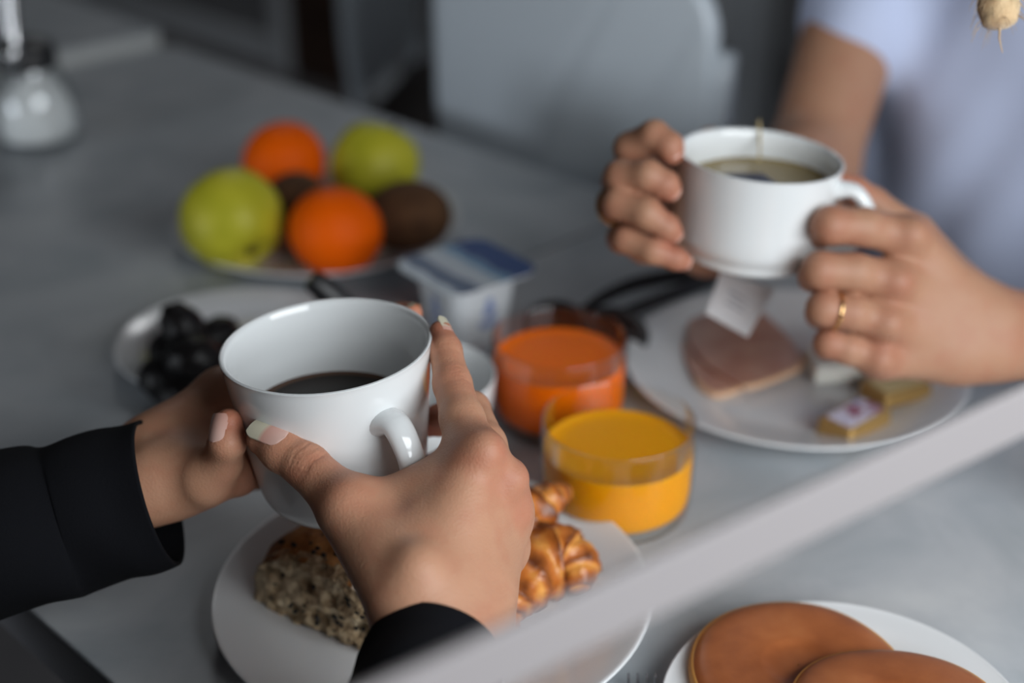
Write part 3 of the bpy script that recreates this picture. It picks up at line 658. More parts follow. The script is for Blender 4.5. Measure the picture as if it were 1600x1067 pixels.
for v in bm.verts:
    x, y, z = v.co * 2                                   # -1..1
    rr = .30
    # rounded loaf: crowned top, softened edges except at the cut face (y=-1)
    zt = (z + 1) / 2
    crown = 1 - .30 * abs(x) ** 2.6 - .22 * max(y, 0) ** 3 - .10 * max(-y, 0) ** 4
    X = x * BL / 2 * (1 - .07 * zt ** 3) * (1 - .06 * max(y, 0) ** 4); Y = y * BW / 2 * (1 - (.08 if y > 0 else .01) * zt ** 3); Z = zt * BH * crown
    w = Vector((X, Y, Z)); n_ = mnoise.fractal(w * 60, 1, 2, 5)
    d = Vector((X * .5, Y * .3, Z - BH * .35)).normalized()
    if y < -.96: w.y += .0028 * mnoise.fractal(w * 130, 1, 2, 3) + (.003 if mnoise.noise(w * 110) > .28 else 0)
    else: w += d * n_ * .0022
    w.z = max(w.z, 0); v.co = w
bm.faces.ensure_lookup_table(); bm.normal_update()
for f in bm.faces:
    c = f.calc_center_median(); f.smooth = True
    f.material_index = 1 if c.y < -BW / 2 * .86 and f.normal.y < -.30 else (2 if c.x > BL * .30 and f.normal.x > .15 else 0)
me = bpy.data.meshes.new('loaf'); bm.to_mesh(me); bm.free(); link('loaf', me, [M['crust'], M['crumb'], M['flour']], br)
bm = bmesh.new()
for k in range(70):
    if k < 34: p_ = Vector((random.uniform(-.40, .42) * BL, -BW / 2 * .975, random.uniform(.1, .62) * BH)); 
    else: p_ = Vector((random.uniform(-.34, .36) * BL, random.uniform(-.44, .3) * BW, 0)); p_.z = BH * (1 - .30 * abs(p_.x * 2 / BL) ** 2.6 - .22 * max(p_.y * 2 / BW, 0) ** 3) * .985
    s = bmesh.ops.create_icosphere(bm, subdivisions=1, radius=1, matrix=Matrix.Translation(p_) @ Matrix.Rotation(random.uniform(0, 3.1), 4, random.choice('XYZ')) @ Matrix.Diagonal((random.uniform(.0012, .0028), .0014, .0010, 1)))
o = bm_obj('seeds', bm, M['seed'], br, True); tag(o, kind='stuff'); o['label'] = 'dark seeds baked into the bread'

M['croissant'] = mat('croissant_crust', srgb(206, 132, 56), .35); 
def croissant(label, pts, rads, turns, roll, seed):
    """crescent along pts with stepped pastry layers"""
    c0 = np.mean(np.array(pts), 0); c0[2] = TABLE + .006
    t = thing('croissant', label, 'croissant', c0, (0, 0, 0), 'croissants on the bread plate')
    n, seg = 120, 40
    pts = np.array(pts) - c0; V, Fc = tube(pts, rads, seg, samples=n); V = np.array(V)
    ctr = np.repeat(V.reshape(n, seg, 3).mean(1), seg, 0); ii = np.repeat(np.arange(n), seg) / n; aa = np.tile(np.arange(seg), n) / seg * 2 * math.pi
    ph = (ii - .5) * turns; side = np.sign(ph); fr = np.abs(ph) + .12 * np.sin(aa + roll) ; fr = fr - np.floor(fr)
    step = 1 + .20 * (fr ** 1.6) - .10 + .035 * np.sin(aa * 3 + ii * 40 + seed)
    V = ctr + (V - ctr) * step[:, None]
    V = np.array([v + unit(v - c + 1e-6) * .0012 * mnoise.fractal(Vector(v * 140) + Vector((seed, 0, 0)), 1, 2, 3) for v, c in zip(V, ctr)])
    V[:, 2] = np.maximum(V[:, 2], .0003)
    o = mesh_obj('pastry', V, Fc, M['croissant'], t)
    at = o.data.attributes.new('layer', 'FLOAT', 'POINT'); at.data.foreach_set('value', fr.astype(np.float32)); return t
N, L, b = nt(M['croissant']); at = N.new('ShaderNodeAttribute'); at.attribute_name = 'layer'
tc = N.new('ShaderNodeTexCoord'); nz = N.new('ShaderNodeTexNoise'); nz.inputs['Scale'].default_value = 75; nz.inputs['Detail'].default_value = 6; L.new(tc.outputs['Object'], nz.inputs['Vector'])
mm = N.new('ShaderNodeMath'); mm.operation = 'MULTIPLY_ADD'; mm.inputs[1].default_value = .45; L.new(at.outputs['Fac'], mm.inputs[0]); L.new(nz.outputs['Fac'], mm.inputs[2])
rp = N.new('ShaderNodeValToRGB'); rp.color_ramp.elements[0].position = .42; rp.color_ramp.elements[0].color = srgb(226, 160, 78); rp.color_ramp.elements[1].position = .98; rp.color_ramp.elements[1].color = srgb(96, 46, 16)
e = rp.color_ramp.elements.new(.68); e.color = srgb(186, 104, 40)
L.new(mm.outputs[0], rp.inputs[0]); L.new(rp.outputs[0], b.inputs['Base Color']); bump(M['croissant'], 120, .5, .003, 4)
croissant('croissant with its pointed tip rising beside the yellow juice', [T(890, 768, .040), T(862, 778, .040), T(820, 810, .034), T(770, 850, .026), T(725, 890, .018), T(700, 915, .014)], [.0035, .0085, .0150, .0175, .0130, .004], 9, 0, 1.3)
croissant('golden croissant on the plate rim right of the wrist', [T(905, 925, .014), T(900, 890, .019), T(872, 873, .022), T(835, 885, .022), T(800, 925, .020), T(790, 965, .014), T(800, 990, .010)], [.005, .013, .0180, .0195, .0165, .0105, .004], 8, 1.0, 4.1)

M['pancake'] = mat('browned_pancake', srgb(160, 92, 50), .38); noise_col(M['pancake'], [(.3, srgb(140, 76, 40)), (.6, srgb(166, 96, 54)), (.85, srgb(180, 112, 66))], 40, 4); bump(M['pancake'], 140, .12, .001)
M['batter'] = mat('golden_pancake_edge', srgb(206, 148, 76), .6)
def pancake(label, x, y, h, R, tilt, th=.011):
    c = T(x, y, h); t = thing('pancake', label, 'pancake', (c[0], c[1], TABLE + h), tilt, 'pancakes on the lower plate')
    wob = lambda V: V * np.c_[1 + .02 * np.sin(3 * np.arctan2(V[:, 1], V[:, 0]) + R * 200), 1 + .015 * np.cos(2 * np.arctan2(V[:, 1], V[:, 0])), np.ones(len(V))]
    lathe_obj('crumb_side', [(.0005, 0), (R * .90, .0), (R * .975, .002), (R, th * .45), (R * .985, th * .75), (R * .96, th * .86), (.0005, th * .86)], M['batter'], t, 80, 2, wob)
    lathe_obj('browned_top', [(.0005, th * .93), (R * .22, th * .93), (R * .30, th * 1.02), (R * .36, th * 1.08), (R * .65, th * 1.14), (R * .88, th * 1.04), (R * .965, th * .80), (R * .955, th * .70)], M['pancake'], t, 80, 2, wob)
    return t
pancake('brown pancake lying underneath, the left one of the two', 1244, 1066, .010, .0500, (0, 0, .3))
pancake('brown pancake overlapping the other one at the lower right', 1402, 1132, .0215, .0475, (math.radians(-3), math.radians(7), 1.2))

# ------------------------------------------------------------------ fork tip by the lower plate
fk0 = T(1000, 1062, .004)
fk = thing('fork', 'steel fork with dark tines at the lower edge between the plates', 'fork', (fk0[0], fk0[1], TABLE))
for s in (-1.5, -.5, .5, 1.5):
    V, Fc = tube([(s * .0042 + .001, .002, .006), (s * .0042, -.012, .0025), (s * .0042, -.034, .002)], [.0005, .0010, .0012], 8, samples=8); mesh_obj('tine', V, Fc, M['steel'], fk)
V, Fc = tube([(0, -.030, .002), (0, -.040, .002), (0, -.055, .002), (0, -.075, .0025), (0, -.16, .003)], [.0082, .0085, .005, .003, .006], 12, ((0, 0, 1), .18), samples=24); mesh_obj('fork_handle', V, Fc, M['steel'], fk)

# ------------------------------------------------------------------ teabag: string over the far rim, tag hanging behind the cup
tb = thing('teabag', 'teabag in the tea cup with its string and white paper tag', 'teabag', TEA_BASE)
so = np.array(tb.location)
rim_b = P(1186, 198, .823); t_in = P(1186, 252, .80); tagt = P(1172, 436, .842)
V, Fc = tube([v - so for v in (t_in, P(1187, 225, .814), rim_b + [0, -.001, .0015], rim_b + [0, .004, -.002], P(1182, 320, .838), tagt)], .0007, 8, samples=30); mesh_obj('string', V, Fc, mat('tea_stained_string', srgb(196, 176, 130), .8), tb)
bagc = P(1172, 268, .770); bmb = box_bm(.028, .022, .010, .004, 3); bm_obj('bag', bmb, mat('wet_teabag', srgb(70, 74, 92), .5), tb, True, bagc - so + [0, 0, -.0085], (0, .1, .3))
ct = [P(1126, 424, .842), P(1103, 490, .838), P(1168, 527, .838), P(1210, 452, .842)]
nrm_ = unit(np.cross(ct[2] - ct[1], ct[0] - ct[1])); V = [c - so for c in ct] + [c - so + nrm_ * .0004 for c in ct]
tg = clean(mesh_obj('paper_tag', V, [(0, 1, 2, 3), (7, 6, 5, 4), (0, 4, 5, 1), (1, 5, 6, 2), (2, 6, 7, 3), (3, 7, 4, 0)], mat('white_tag_paper', srgb(222, 220, 222), .7), tb, False)); tg['label'] = 'white square paper tag with faint grey print'
mid = sum(ct) / 4 - so; ex = unit(ct[2] - ct[1]); ey = unit(ct[0] - ct[1])
bm = bmesh.new()
for (x0, y0, w_, h_) in ((-.007, .003, .014, .0018), (-.005, -.0005, .010, .0014), (-.007, -.004, .013, .0014)):
    bm.faces.new([bm.verts.new(mid + ex * a + ey * b_ - nrm_ * .0003) for a, b_ in ((x0, y0), (x0 + w_, y0), (x0 + w_, y0 + h_), (x0, y0 + h_))])
    bm.faces.new([bm.verts.new(mid + ex * a + ey * b_ + nrm_ * .0007) for a, b_ in ((x0, y0), (x0 + w_, y0), (x0 + w_, y0 + h_), (x0, y0 + h_))])
bm_obj('faint_print', bm, mat('grey_print', srgb(176, 174, 180), .7), tg)

# ------------------------------------------------------------------ dried grass drooping in from the right
hd = P(1572, 12, .66); vb = np.array([.352, .640, TABLE])
vz = thing('dried_grass', 'tan fluffy dried grass head drooping in at the top right corner', 'dried grass', vb)
lathe_obj('bud_vase', [(.0005, .0004), (.020, .0004), (.026, .006), (.028, .03), (.022, .06), (.010, .085), (.009, .11), (.011, .118), (.009, .118), (.007, .11), (.0005, .10)], M['ceramic'], vz, 40, 2)
tipp = P(1563, 44, .658) - vb; headtop = P(1556, -38, .662) - vb
V, Fc = tube([(0, 0, .09), (-.005, 0, .20), (-.03, 0, .33), (-.075, .002, .39), headtop + [-.002, 0, .02], headtop], .0011, 8, samples=40); mesh_obj('stem', V, Fc, mat('straw_stem', srgb(190, 160, 110), .7), vz)
M['fluff'] = mat('tan_fluff', srgb(196, 164, 122), .8, Sheen_Weight=.4); noise_col(M['fluff'], [(.3, srgb(170, 132, 92)), (.7, srgb(208, 182, 142))], 120, 5, vec_scale=(1, 1, .3)); bump(M['fluff'], 500, .6, .001)
V, Fc = tube([headtop, headtop * .75 + tipp * .25, headtop * .4 + tipp * .6, headtop * .1 + tipp * .9, tipp], [.004, .0085, .0098, .0078, .002], 20, samples=24); mesh_obj('flower_head', V, Fc, M['fluff'], vz)
bm = bmesh.new(); hair_v, hair_f = [], []
axd = unit(tipp - headtop); sd = unit(np.cross(axd, [0, 1, 0])); sd2 = np.cross(axd, sd)
for k in range(60):
    a = random.uniform(0, 6.28); s = random.uniform(.1, .9); o_ = headtop * (1 - s) + tipp * s; d = math.cos(a) * sd + math.sin(a) * sd2
    V, Fc = tube([o_ + d * .007, o_ + d * .011 + axd * .004, o_ + d * .0135 + axd * .009], [.00016, .00012, .00005], 4); n0 = len(hair_v); hair_v += list(V); hair_f += [tuple(i + n0 for i in f) for f in Fc]
V, Fc = tube([tipp - axd * .003, tipp + axd * .005 + sd * -.001, tipp + axd * .012], [.0006, .0004, .0002], 5); n0 = len(hair_v); hair_v += list(V); hair_f += [tuple(i + n0 for i in f) for f in Fc]
o = mesh_obj('bristles', hair_v, hair_f, M['fluff'], vz); tag(o, kind='stuff')
# ------------------------------------------------------------------ people
FWD = -_f
def build_arm(spec, h):
    """hand + forearm as one implicit surface; returns verts, quads, blush"""
    palm, fingers = spec['palm'], spec['fingers']
    def fn(p):
        d = None
        for q in palm:
            c = cone(p, *q); d = c if d is None else smin(d, c, spec.get('kp', .010))
        for q in spec.get('bumps', []):
            d = smin(d, np.sqrt(((p - q[0]) ** 2).sum(1)) - q[1], .007)
        out = d
        for fg in fingers:
            e = None
            for (a, ra_), (b, rb) in zip(fg[:-1], fg[1:]):
                c = cone(p, a, b, ra_, rb); e = c if e is None else smin(e, c, .003)
            out = np.minimum(out, smin(d, e, spec.get('kf', .007)))
        return out
    allp = [q[0] for q in palm] + [q[1] for q in palm] + [a for fg in fingers for a, _ in fg]
    lo = np.min(allp, 0) - .05; hi = np.max(allp, 0) + .05
    V, Q, Nn = sdf_mesh(fn, lo, hi, h)
    for c, a, n, offs, amp, wd, reach in spec.get('creases', []):
        s = (V - c) @ a; r = V - c - np.outer(s, a); m = np.clip((unit_rows(r) @ n) * 1.6 - .35, 0, 1) * (np.linalg.norm(r, axis=1) < reach)
        wob = .0004 * np.sin((r @ np.cross(a, n)) * 700)
        for o in offs: V = V - Nn * (amp * m * np.exp(-((s + wob - o) / wd) ** 2))[:, None]
    bl = np.zeros(len(V))
    for c, r, st in spec.get('blush', []): bl += st * np.exp(-((V - c) ** 2).sum(1) / r ** 2)
    return V, Q, bl
def unit_rows(a): return a / np.maximum(np.linalg.norm(a, axis=1), 1e-9)[:, None]
def J(lst): return [(P(x, y, d), r) for x, y, d, r in lst]
def C_(a, b, ra_, rb, flat=None):
    q = (P(*a), P(*b), ra_, rb); return q + ((flat,) if flat else ())
def merge(parts):
    V, Q, B, n = [], [], [], 0
    for v, q, b in parts: V.append(v); Q.append(q + n); B.append(b); n += len(v)
    return np.concatenate(V), np.concatenate(Q), np.concatenate(B)
def nail(parent, tip, back, n, w, l, R, free=.25, name='fingernail', lab=None):
    """curved nail plate from its root `back` to the free edge `tip`, facing n"""
    org = np.array(parent.location); a = unit(tip - back); n = unit(n - a * (n @ a)); s = np.cross(a, n); nu, nv = 14, 16
    L_ = np.linalg.norm(tip - back); V, Fc, at = [], [], []
    for layer in (0, 1):
        for i in range(nv + 1):
            t = i / nv; wd = w * (math.sqrt(max(1 - ((.28 - t) / .28) ** 2, 0)) if t < .28 else (math.sqrt(max(1 - ((t - .78) / .30) ** 2, 0)) if t > .78 else 1)) * (.93 + .07 * t)
            for j in range(nu + 1):
                x = (j / nu * 2 - 1) * wd / 2; th = x / R
                V.append(back + a * (t * L_) + s * R * math.sin(th) + n * (R * (math.cos(th) - 1) - .0006 * (2 * t - 1) ** 2 - layer * .0006) - org); at.append(t)
    m = (nu + 1) * (nv + 1)
    for i in range(nv):
        for j in range(nu):
            k = i * (nu + 1) + j; Fc += [(k, k + 1, k + nu + 2, k + nu + 1), (m + k + nu + 1, m + k + nu + 2, m + k + 1, m + k)]
    o = mesh_obj(name, V, Fc, M['nail'], [c for c in parent.children if c.name.startswith('body')][0]); q = o.data.attributes.new('tip', 'FLOAT', 'POINT'); q.data.foreach_set('value', np.array(at, np.float32)); 
    if lab: o['label'] = lab
    return o
def sleeve(parent, name, pts, radii, m, folds=.0022, seed=0, seg=56, n=90, wall=.0016, hem=None):
    org = np.array(parent.location); V, Fc = tube(np.array(pts), radii, seg, caps=False, samples=n); V = np.array(V).reshape(n, seg, 3)
    ctr = V.mean(1, keepdims=True); rad = V - ctr; R = np.linalg.norm(rad, axis=2, keepdims=True)
    k = np.ones((n, seg, 1))
    for i in range(n):
        for j in range(seg):
            v = V[i, j]; edge = min(1, i / 8)
            k[i, j, 0] += edge * folds / .03 * (mnoise.fractal(Vector(v * 22) + Vector((seed, 0, 0)), 1, 2, 2) * .9 + .5 * math.sin(i * .30 + 3 * math.sin(j / seg * 6.28 + seed)))
    outer = ctr + rad * k; inner = ctr + rad * k * ((R - wall) / R)
    VV = np.concatenate([outer.reshape(-1, 3), inner.reshape(-1, 3)]) - org; F2 = []; mN = n * seg
    for i in range(n - 1):
        for j in range(seg):
            j2 = (j + 1) % seg; a, b, c, d = i * seg + j, i * seg + j2, (i + 1) * seg + j2, (i + 1) * seg + j
            F2 += [(a, b, c, d), (mN + d, mN + c, mN + b, mN + a)]
    for j in range(seg): j2 = (j + 1) % seg; F2.append((j2, j, mN + j, mN + j2))
    return mesh_obj(name, VV, F2, m, parent)

def head_sdf(c, face):
    """simple head with brow, nose, chin, ears on a neck; face = facing direction"""
    f = unit(face); s = np.cross(f, [0, 0, 1]); u = np.array([0, 0, 1.]); pt = lambda a, b, d: c + f * a + s * b + u * d
    sph = [(pt(-.012, 0, .035), .083), (pt(.018, 0, -.02), .066), (pt(.045, 0, -.075), .034)]
    def fn(p):
        d = None
        for q, r in sph: e = np.sqrt(((p - q) ** 2).sum(1)) - r; d = e if d is None else smin(d, e, .05)
        d = smin(d, cone(p, pt(.082, 0, .018), pt(.098, 0, -.018), .007, .012), .012)            # nose
        for k in (-1, 1):
            d = smin(d, cone(p, pt(.066, k * .012, .034), pt(.058, k * .045, .036), .010, .008), .012)   # brow
            d = smin(d, cone(p, pt(-.005, k * .076, .015), pt(0, k * .074, -.02), .012, .008, (s, 2.0)), .006)  # ears
            e = np.sqrt(((p - pt(.078, k * .030, .014)) ** 2).sum(1)) - .009; d = np.maximum(d, -e)      # eye sockets
        d = smin(d, cone(p, pt(.074, -.016, -.048), pt(.074, .016, -.048), .0075, .0075), .006)  # lips
        d = smin(d, cone(p, pt(-.02, 0, -.06), pt(-.035, 0, -.20), .052, .056), .03)             # neck
        return d
    V, Q, _ = sdf_mesh(fn, c - [.16, .16, .27], c + [.16, .16, .17], .004); return V, Q, np.zeros(len(V))
def head_extras(parent, c, face, hair_len):
    f = unit(face); s = np.cross(f, [0, 0, 1]); u = np.array([0, 0, 1.]); pt = lambda a, b, d: c + f * a + s * b + u * d; org = np.array(parent.location)
    for k in (-1, 1):
        V, Fc = lathe([(max(.0105 * math.sin(a), .0003), .0105 * math.cos(a)) for a in np.linspace(0, math.pi, 14)], 20, 0); mesh_obj('eye', V + (pt(.068, k * .030, .014) - org), Fc, mat('eye_white', srgb(225, 222, 218), .2), parent)
        V, Fc = lathe([(.0003, .0012), (.003, .001), (.0048, 0)], 16, 0); Rm = np.array(Matrix(axis_rot(f, s).to_matrix())); o = mesh_obj('iris', V @ Rm.T + (pt(.0782, k * .030, .014) - org), Fc, M['stem'], parent)
    def fn(p):
        d = np.sqrt(((p - pt(-.018, 0, .042)) ** 2).sum(1)) - .093
        d = smin(d, cone(p, pt(-.05, 0, .0), pt(-.075, 0, -hair_len), .085, .05, (f, 1.5)), .04)
        cut = (p - pt(.030, 0, .0)) @ f - np.maximum((p - pt(0, 0, .07)) @ u, 0) * 1.2
        return np.maximum(d, cut)
    V, Q, _ = sdf_mesh(fn, c - [.2, .2, .1 + hair_len], c + [.2, .2, .18], .006); o = fast_mesh('hair', V, Q, M['hair'], parent, org); return o
def torso_mesh(parent, name, mt, base, top, sh_r, sh_l, facing, hw, fold, h=.007, arms=()):
    f = unit(facing); org = np.array(parent.location)
    def fn(p):
        d = cone(p, base, top, hw * .98, hw, (f, 1.42)); d = smin(d, cone(p, sh_r, sh_l, .055, .055), .07)
        for a, b, r0, r1 in arms: d = smin(d, cone(p, a, b, r0, r1), .03)
        return d
    lo = np.min([base, top, sh_r, sh_l] + [q for a in arms for q in a[:2]], 0) - .22; hi = np.max([base, top, sh_r, sh_l] + [q for a in arms for q in a[:2]], 0) + .22
    V, Q, Nn = sdf_mesh(fn, lo, hi, h)
    s = np.cross(f, [0, 0, 1]); x = (V - base) @ s; z = V[:, 2]
    w = fold * (np.sin(x * 70 + 5 * np.sin(z * 7) + 2) * .6 + np.sin(x * 38 - z * 22) * .8 + np.sin(z * 55 + x * 40 + 2 * np.sin(x * 30)) * .4)
    V = V + Nn * w[:, None]; return fast_mesh(name, V, Q, mt, parent, org)
def legs(parent, mt, hip, facing, knee_d=.42, shoe=None):
    f = unit(facing); s = np.cross(f, [0, 0, 1]); org = np.array(parent.location)
    L_ = [(hip + s * k * .09 + [0, 0, .01], hip + s * k * .10 + f * knee_d + [0, 0, .02], hip + s * k * .10 + f * (knee_d - .04) + [0, 0, -hip[2] + .08]) for k in (-1, 1)]
    def fn(p):
        d = None
        for a, b, c in L_:
            e = smin(cone(p, a, b, .078, .060), cone(p, b, c, .058, .045), .03); d = e if d is None else smin(d, e, .02)
        return d
    pts = np.array([q for l in L_ for q in l]); V, Q, _ = sdf_mesh(fn, pts.min(0) - .1, pts.max(0) + .1, .008); fast_mesh('trousers', V, Q, mt, parent, org)
    for a, b, c in L_:
        V, Fc = tube([c + [0, 0, -.035] - f * .06 - org, c + [0, 0, -.035] + f * .05 - org, c + [0, 0, -.045] + f * .16 - org], [.036, .040, .030], 16, ((0, 0, 1), .8), samples=14); mesh_obj('shoe', V, Fc, M['black_plastic'], parent)

# ---- the person in front: both hands around the coffee cup
pf = thing('person', 'person in a dark navy jacket holding the coffee cup with both hands', 'person', (-.46, .30, 0))
up_img = _u; rt = _r
rh = dict(kp=.012, kf=.008)
rh['palm'] = [C_((660, 1000, .560), (672, 930, .565), .0160, .0150), C_((732, 1000, .570), (738, 930, .582), .0155, .0150),
    C_((668, 945, .565), (744, 716, .592), .0145, .0108), C_((690, 945, .570), (776, 760, .603), .0150, .0108), C_((716, 945, .577), (789, 808, .614), .0150, .0105), C_((738, 945, .584), (786, 858, .622), .0145, .0100),
    C_((640, 925, .566), (552, 798, .590), .0165, .0125), C_((600, 850, .590), (715, 745, .603), .0120, .0100), C_((650, 880, .588), (745, 800, .612), .0165, .0150)]
w_r = P(696, 1000, .565); elbow_r = np.array([-.075, .235, .805])
rh['palm'] += [(P(668, 1000, .561), elbow_r + [-.008, .003, 0], .0165, .024), (P(724, 1000, .569), elbow_r + [.008, -.003, 0], .0160, .024)]
th = J([(640, 925, .566, .0160), (547, 795, .590, .0120), (480, 729, .604, .0096), (440, 704, .610, .0090), (410, 687, .614, .0068)])
ix = J([(744, 716, .592, .0108), (722, 655, .609, .0094), (707, 600, .624, .0083), (696, 548, .636, .0071), (689, 519, .642, .0054)])
md = J([(776, 760, .603, .0108), (758, 695, .625, .0092), (737, 640, .648, .0082), (688, 656, .674, .0073), (640, 668, .693, .0062)])
rg = J([(789, 808, .614, .0104), (772, 735, .650, .0086), (750, 700, .675, .0078), (700, 720, .695, .0072), (655, 735, .708, .0060)])
lt = J([(786, 858, .622, .0098), (770, 800, .655, .0076), (745, 775, .676, .0070), (705, 780, .692, .0064), (670, 785, .700, .0056)])
rh['fingers'] = [th, ix, md, rg, lt]
rh['palm'] += [C_((640, 885, .572), (690, 790, .590), .0150, .0120), C_((575, 800, .594), (722, 738, .602), .0100, .0095)]
rh['bumps'] = [(P(540, 788, .583), .0088), (P(650, 888, .556), .0095), (P(757, 704, .584), .0080), (P(797, 747, .594), .0078), (P(804, 796, .604), .0076)]
ta = unit(th[3][0] - th[2][0]); n_thumb = unit(-_f * .75 + _u * .55 + _r * .25); n_thumb = unit(n_thumb - ta * (n_thumb @ ta))
ia = unit(ix[3][0] - ix[2][0]); n_index = unit(_r * .75 - _f * .55 + _u * .3); n_index = unit(n_index - ia * (n_index @ ia))
rh['creases'] = [(P(484, 731, .602), ta, n_thumb, (-.0042, -.0022, 0, .0020, .0044), .00050, .00055, .016), (P(707, 600, .622), ia, n_index, (-.0030, -.0010, .0012, .0034), .00035, .0006, .014), (P(696, 550, .636), ia, n_index, (-.0012, .0008), .0003, .0005, .012)]
rh['blush'] = [(th[-1][0], .012, .5), (P(484, 728, .600), .011, .45), (ix[-1][0], .014, .55), (P(707, 600, .62), .012, .35), (P(757, 704, .584), .013, .45), (P(797, 747, .594), .012, .45), (P(804, 796, .604), .012, .40), (P(540, 788, .583), .012, .3), (md[-1][0], .03, .7), (P(690, 655, .672), .02, .6), (P(600, 760, .597), .02, .25)]
RA = build_arm(rh, .0011)

lh = dict(kp=.010, kf=.008)
elbow_l = np.array([-.395, .50, .805])
lh['palm'] = [C_((222, 716, .668), (262, 694, .672), .0148, .0142), C_((240, 758, .652), (272, 752, .655), .0165, .0155),
    C_((255, 685, .670), (345, 614, .692), .0140, .0112), C_((258, 705, .672), (345, 652, .706), .0140, .0110), C_((262, 728, .670), (350, 700, .712), .0140, .0105), C_((266, 748, .664), (360, 738, .704), .0130, .0100),
    C_((275, 742, .654), (318, 748, .640), .0145, .0115), C_((290, 742, .655), (366, 732, .660), .0145, .0135), C_((290, 715, .670), (340, 690, .690), .0150, .0140)]
lh['palm'] += [(P(222, 716, .668), P(100, 790, .660), .0148, .018), (P(240, 756, .652), P(105, 805, .650), .0165, .019), (P(100, 786, .660), elbow_l + [0, .008, 0], .018, .026), (P(105, 805, .650), elbow_l - [0, .008, 0], .019, .026)]
lth = J([(275, 742, .656, .0145), (318, 745, .646, .0112), (346, 722, .634, .0090), (355, 690, .622, .0080), (357, 660, .622, .0062)])
lix = J([(345, 614, .692, .0110), (425, 566, .728, .0090), (560, 520, .723, .0077), (628, 494, .704, .0066), (643, 489, .697, .0054)])
lmd = J([(345, 652, .706, .0108), (435, 625, .742, .0090), (560, 600, .740, .0078), (622, 588, .722, .0062)])
lrg = J([(350, 700, .712, .0104), (438, 692, .742, .0086), (545, 682, .742, .0074), (600, 672, .728, .0060)])
llt = J([(360, 738, .704, .0098), (440, 740, .730, .0076), (520, 738, .732, .0066), (565, 732, .720, .0056)])
lh['fingers'] = [lth, lix, lmd, lrg, llt]
lh['blush'] = [(lth[-1][0], .012, .7), (lix[-1][0], .014, .7), (P(370, 745, .66), .018, .45)]
lh['bumps'] = []
LA = build_arm(lh, .0014)
HEAD_F = np.array([-.43, .33, 1.32])
V, Q, B = merge([RA, LA, head_sdf(HEAD_F, e2)])
fast_mesh('body', V, Q, M['skin'], pf, pf.location, {'blush': B})
head_extras(pf, HEAD_F, e2, .16)
# nails
def nail_on(parent, fg, n, w, t0=.25, free=.0015, R=None, lab=None, pale=True):
    (a0, r0), (a1, r1) = fg[-2], fg[-1]; a = unit(a1 - a0); n = unit(n); n = unit(n - a * (n @ a))
    rr = r0 + (r1 - r0) * t0; back = a0 + (a1 - a0) * t0 + n * (rr + .0001); tip = a1 + a * (r1 * .75 + free) + n * (r1 * .80)
    o = nail(parent, tip, back, n, w, 0, R or rr * .86, lab=lab)
    if not pale:
        q = o.data.attributes['tip']; v = np.zeros(len(q.data), np.float32); q.data.foreach_get('value', v); q.data.foreach_set('value', v * .52)
    return o
nail(pf, P(396, 679, .6155) + n_thumb * .0082, P(448, 709, .6090) + n_thumb * .0108, n_thumb, .0128, .016, .0086, lab='long pale thumbnail of the right hand')
nail_on(pf, ix, n_index, .0088, .15, .0025)
n_lt = unit(-_r * .55 - _f * .85 + _u * .1); nail(pf, P(356, 646, .623) + n_lt * .0066, P(354, 692, .6215) + n_lt * .0091, n_lt, .0112, 0, .0074, lab='pink thumbnail of the shaded left hand')
for _q in [c for c in pf.children if c.name.startswith('body')][0].children[-1:]: _v = np.zeros(len(_q.data.attributes['tip'].data), np.float32); _q.data.attributes['tip'].data.foreach_get('value', _v); _q.data.attributes['tip'].data.foreach_set('value', _v * .5)
nail_on(pf, lix, _u * .8 - _f * .5 + _r * .3, .0085, .1, .002)
# jacket
sh_r = np.array([-.33, .17, 1.03]); sh_l = np.array([-.59, .43, 1.03])
cuff_r = P(680, 1012, .560)
sleeve(pf, 'jacket_sleeve', [cuff_r, w_r * .72 + elbow_r * .28 + [0, 0, -.002], elbow_r, elbow_r * .5 + sh_r * .5, sh_r], [.0262, .0310, .0480, .058, .066], M['cloth_dark'], .0018, 1.7)
cuff_l = P(250, 769, .652)
sleeve(pf, 'jacket_sleeve', [cuff_l, P(120, 806, .650), P(-20, 840, .642), elbow_l, elbow_l * .5 + sh_l * .5, sh_l], [.0345, .0355, .0375, .052, .060, .066], M['cloth_dark'], .0020, 5.2)
torso_mesh(pf, 'jacket_body', M['cloth_dark'], np.array([-.50, .25, .50]), np.array([-.46, .30, .98]), sh_r, sh_l, e2, .165, .004)
legs(pf, M['cloth_dark'], np.array([-.50, .25, .52]), e2, .40)

# ---- the tea drinker across the table
pw = thing('person', 'tea drinker in a white T-shirt holding the tea cup with both hands', 'person', (.42, 1.10, 0))
FC = -e2
lt2 = dict(kp=.012, kf=.007)
elb2 = np.array([.50, .79, .785]); w2 = P(1565, 522, .80)
lt2['palm'] = [C_((1548, 500, .795), (1500, 470, .790), .0165, .0150), C_((1545, 545, .795), (1490, 550, .790), .0165, .0155),
    C_((1520, 485, .792), (1420, 372, .768), .0150, .0112), C_((1515, 505, .790), (1400, 440, .766), .0150, .0112), C_((1510, 530, .790), (1388, 505, .768), .0150, .0108), C_((1500, 555, .790), (1376, 562, .776), .0150, .0102),
    C_((1500, 470, .800), (1425, 372, .805), .0160, .0125), C_((1480, 500, .800), (1410, 470, .795), .0160, .0150),
    (P(1555, 500, .796), elb2 + [0, .008, .012], .0165, .030), (P(1552, 545, .796), elb2 + [0, -.008, -.012], .0165, .030)]
f_ix = J([(1420, 372, .768, .0110), (1350, 355, .757, .0102), (1298, 352, .752, .0100), (1282, 362, .772, .0086), (1300, 366, .788, .0070)])
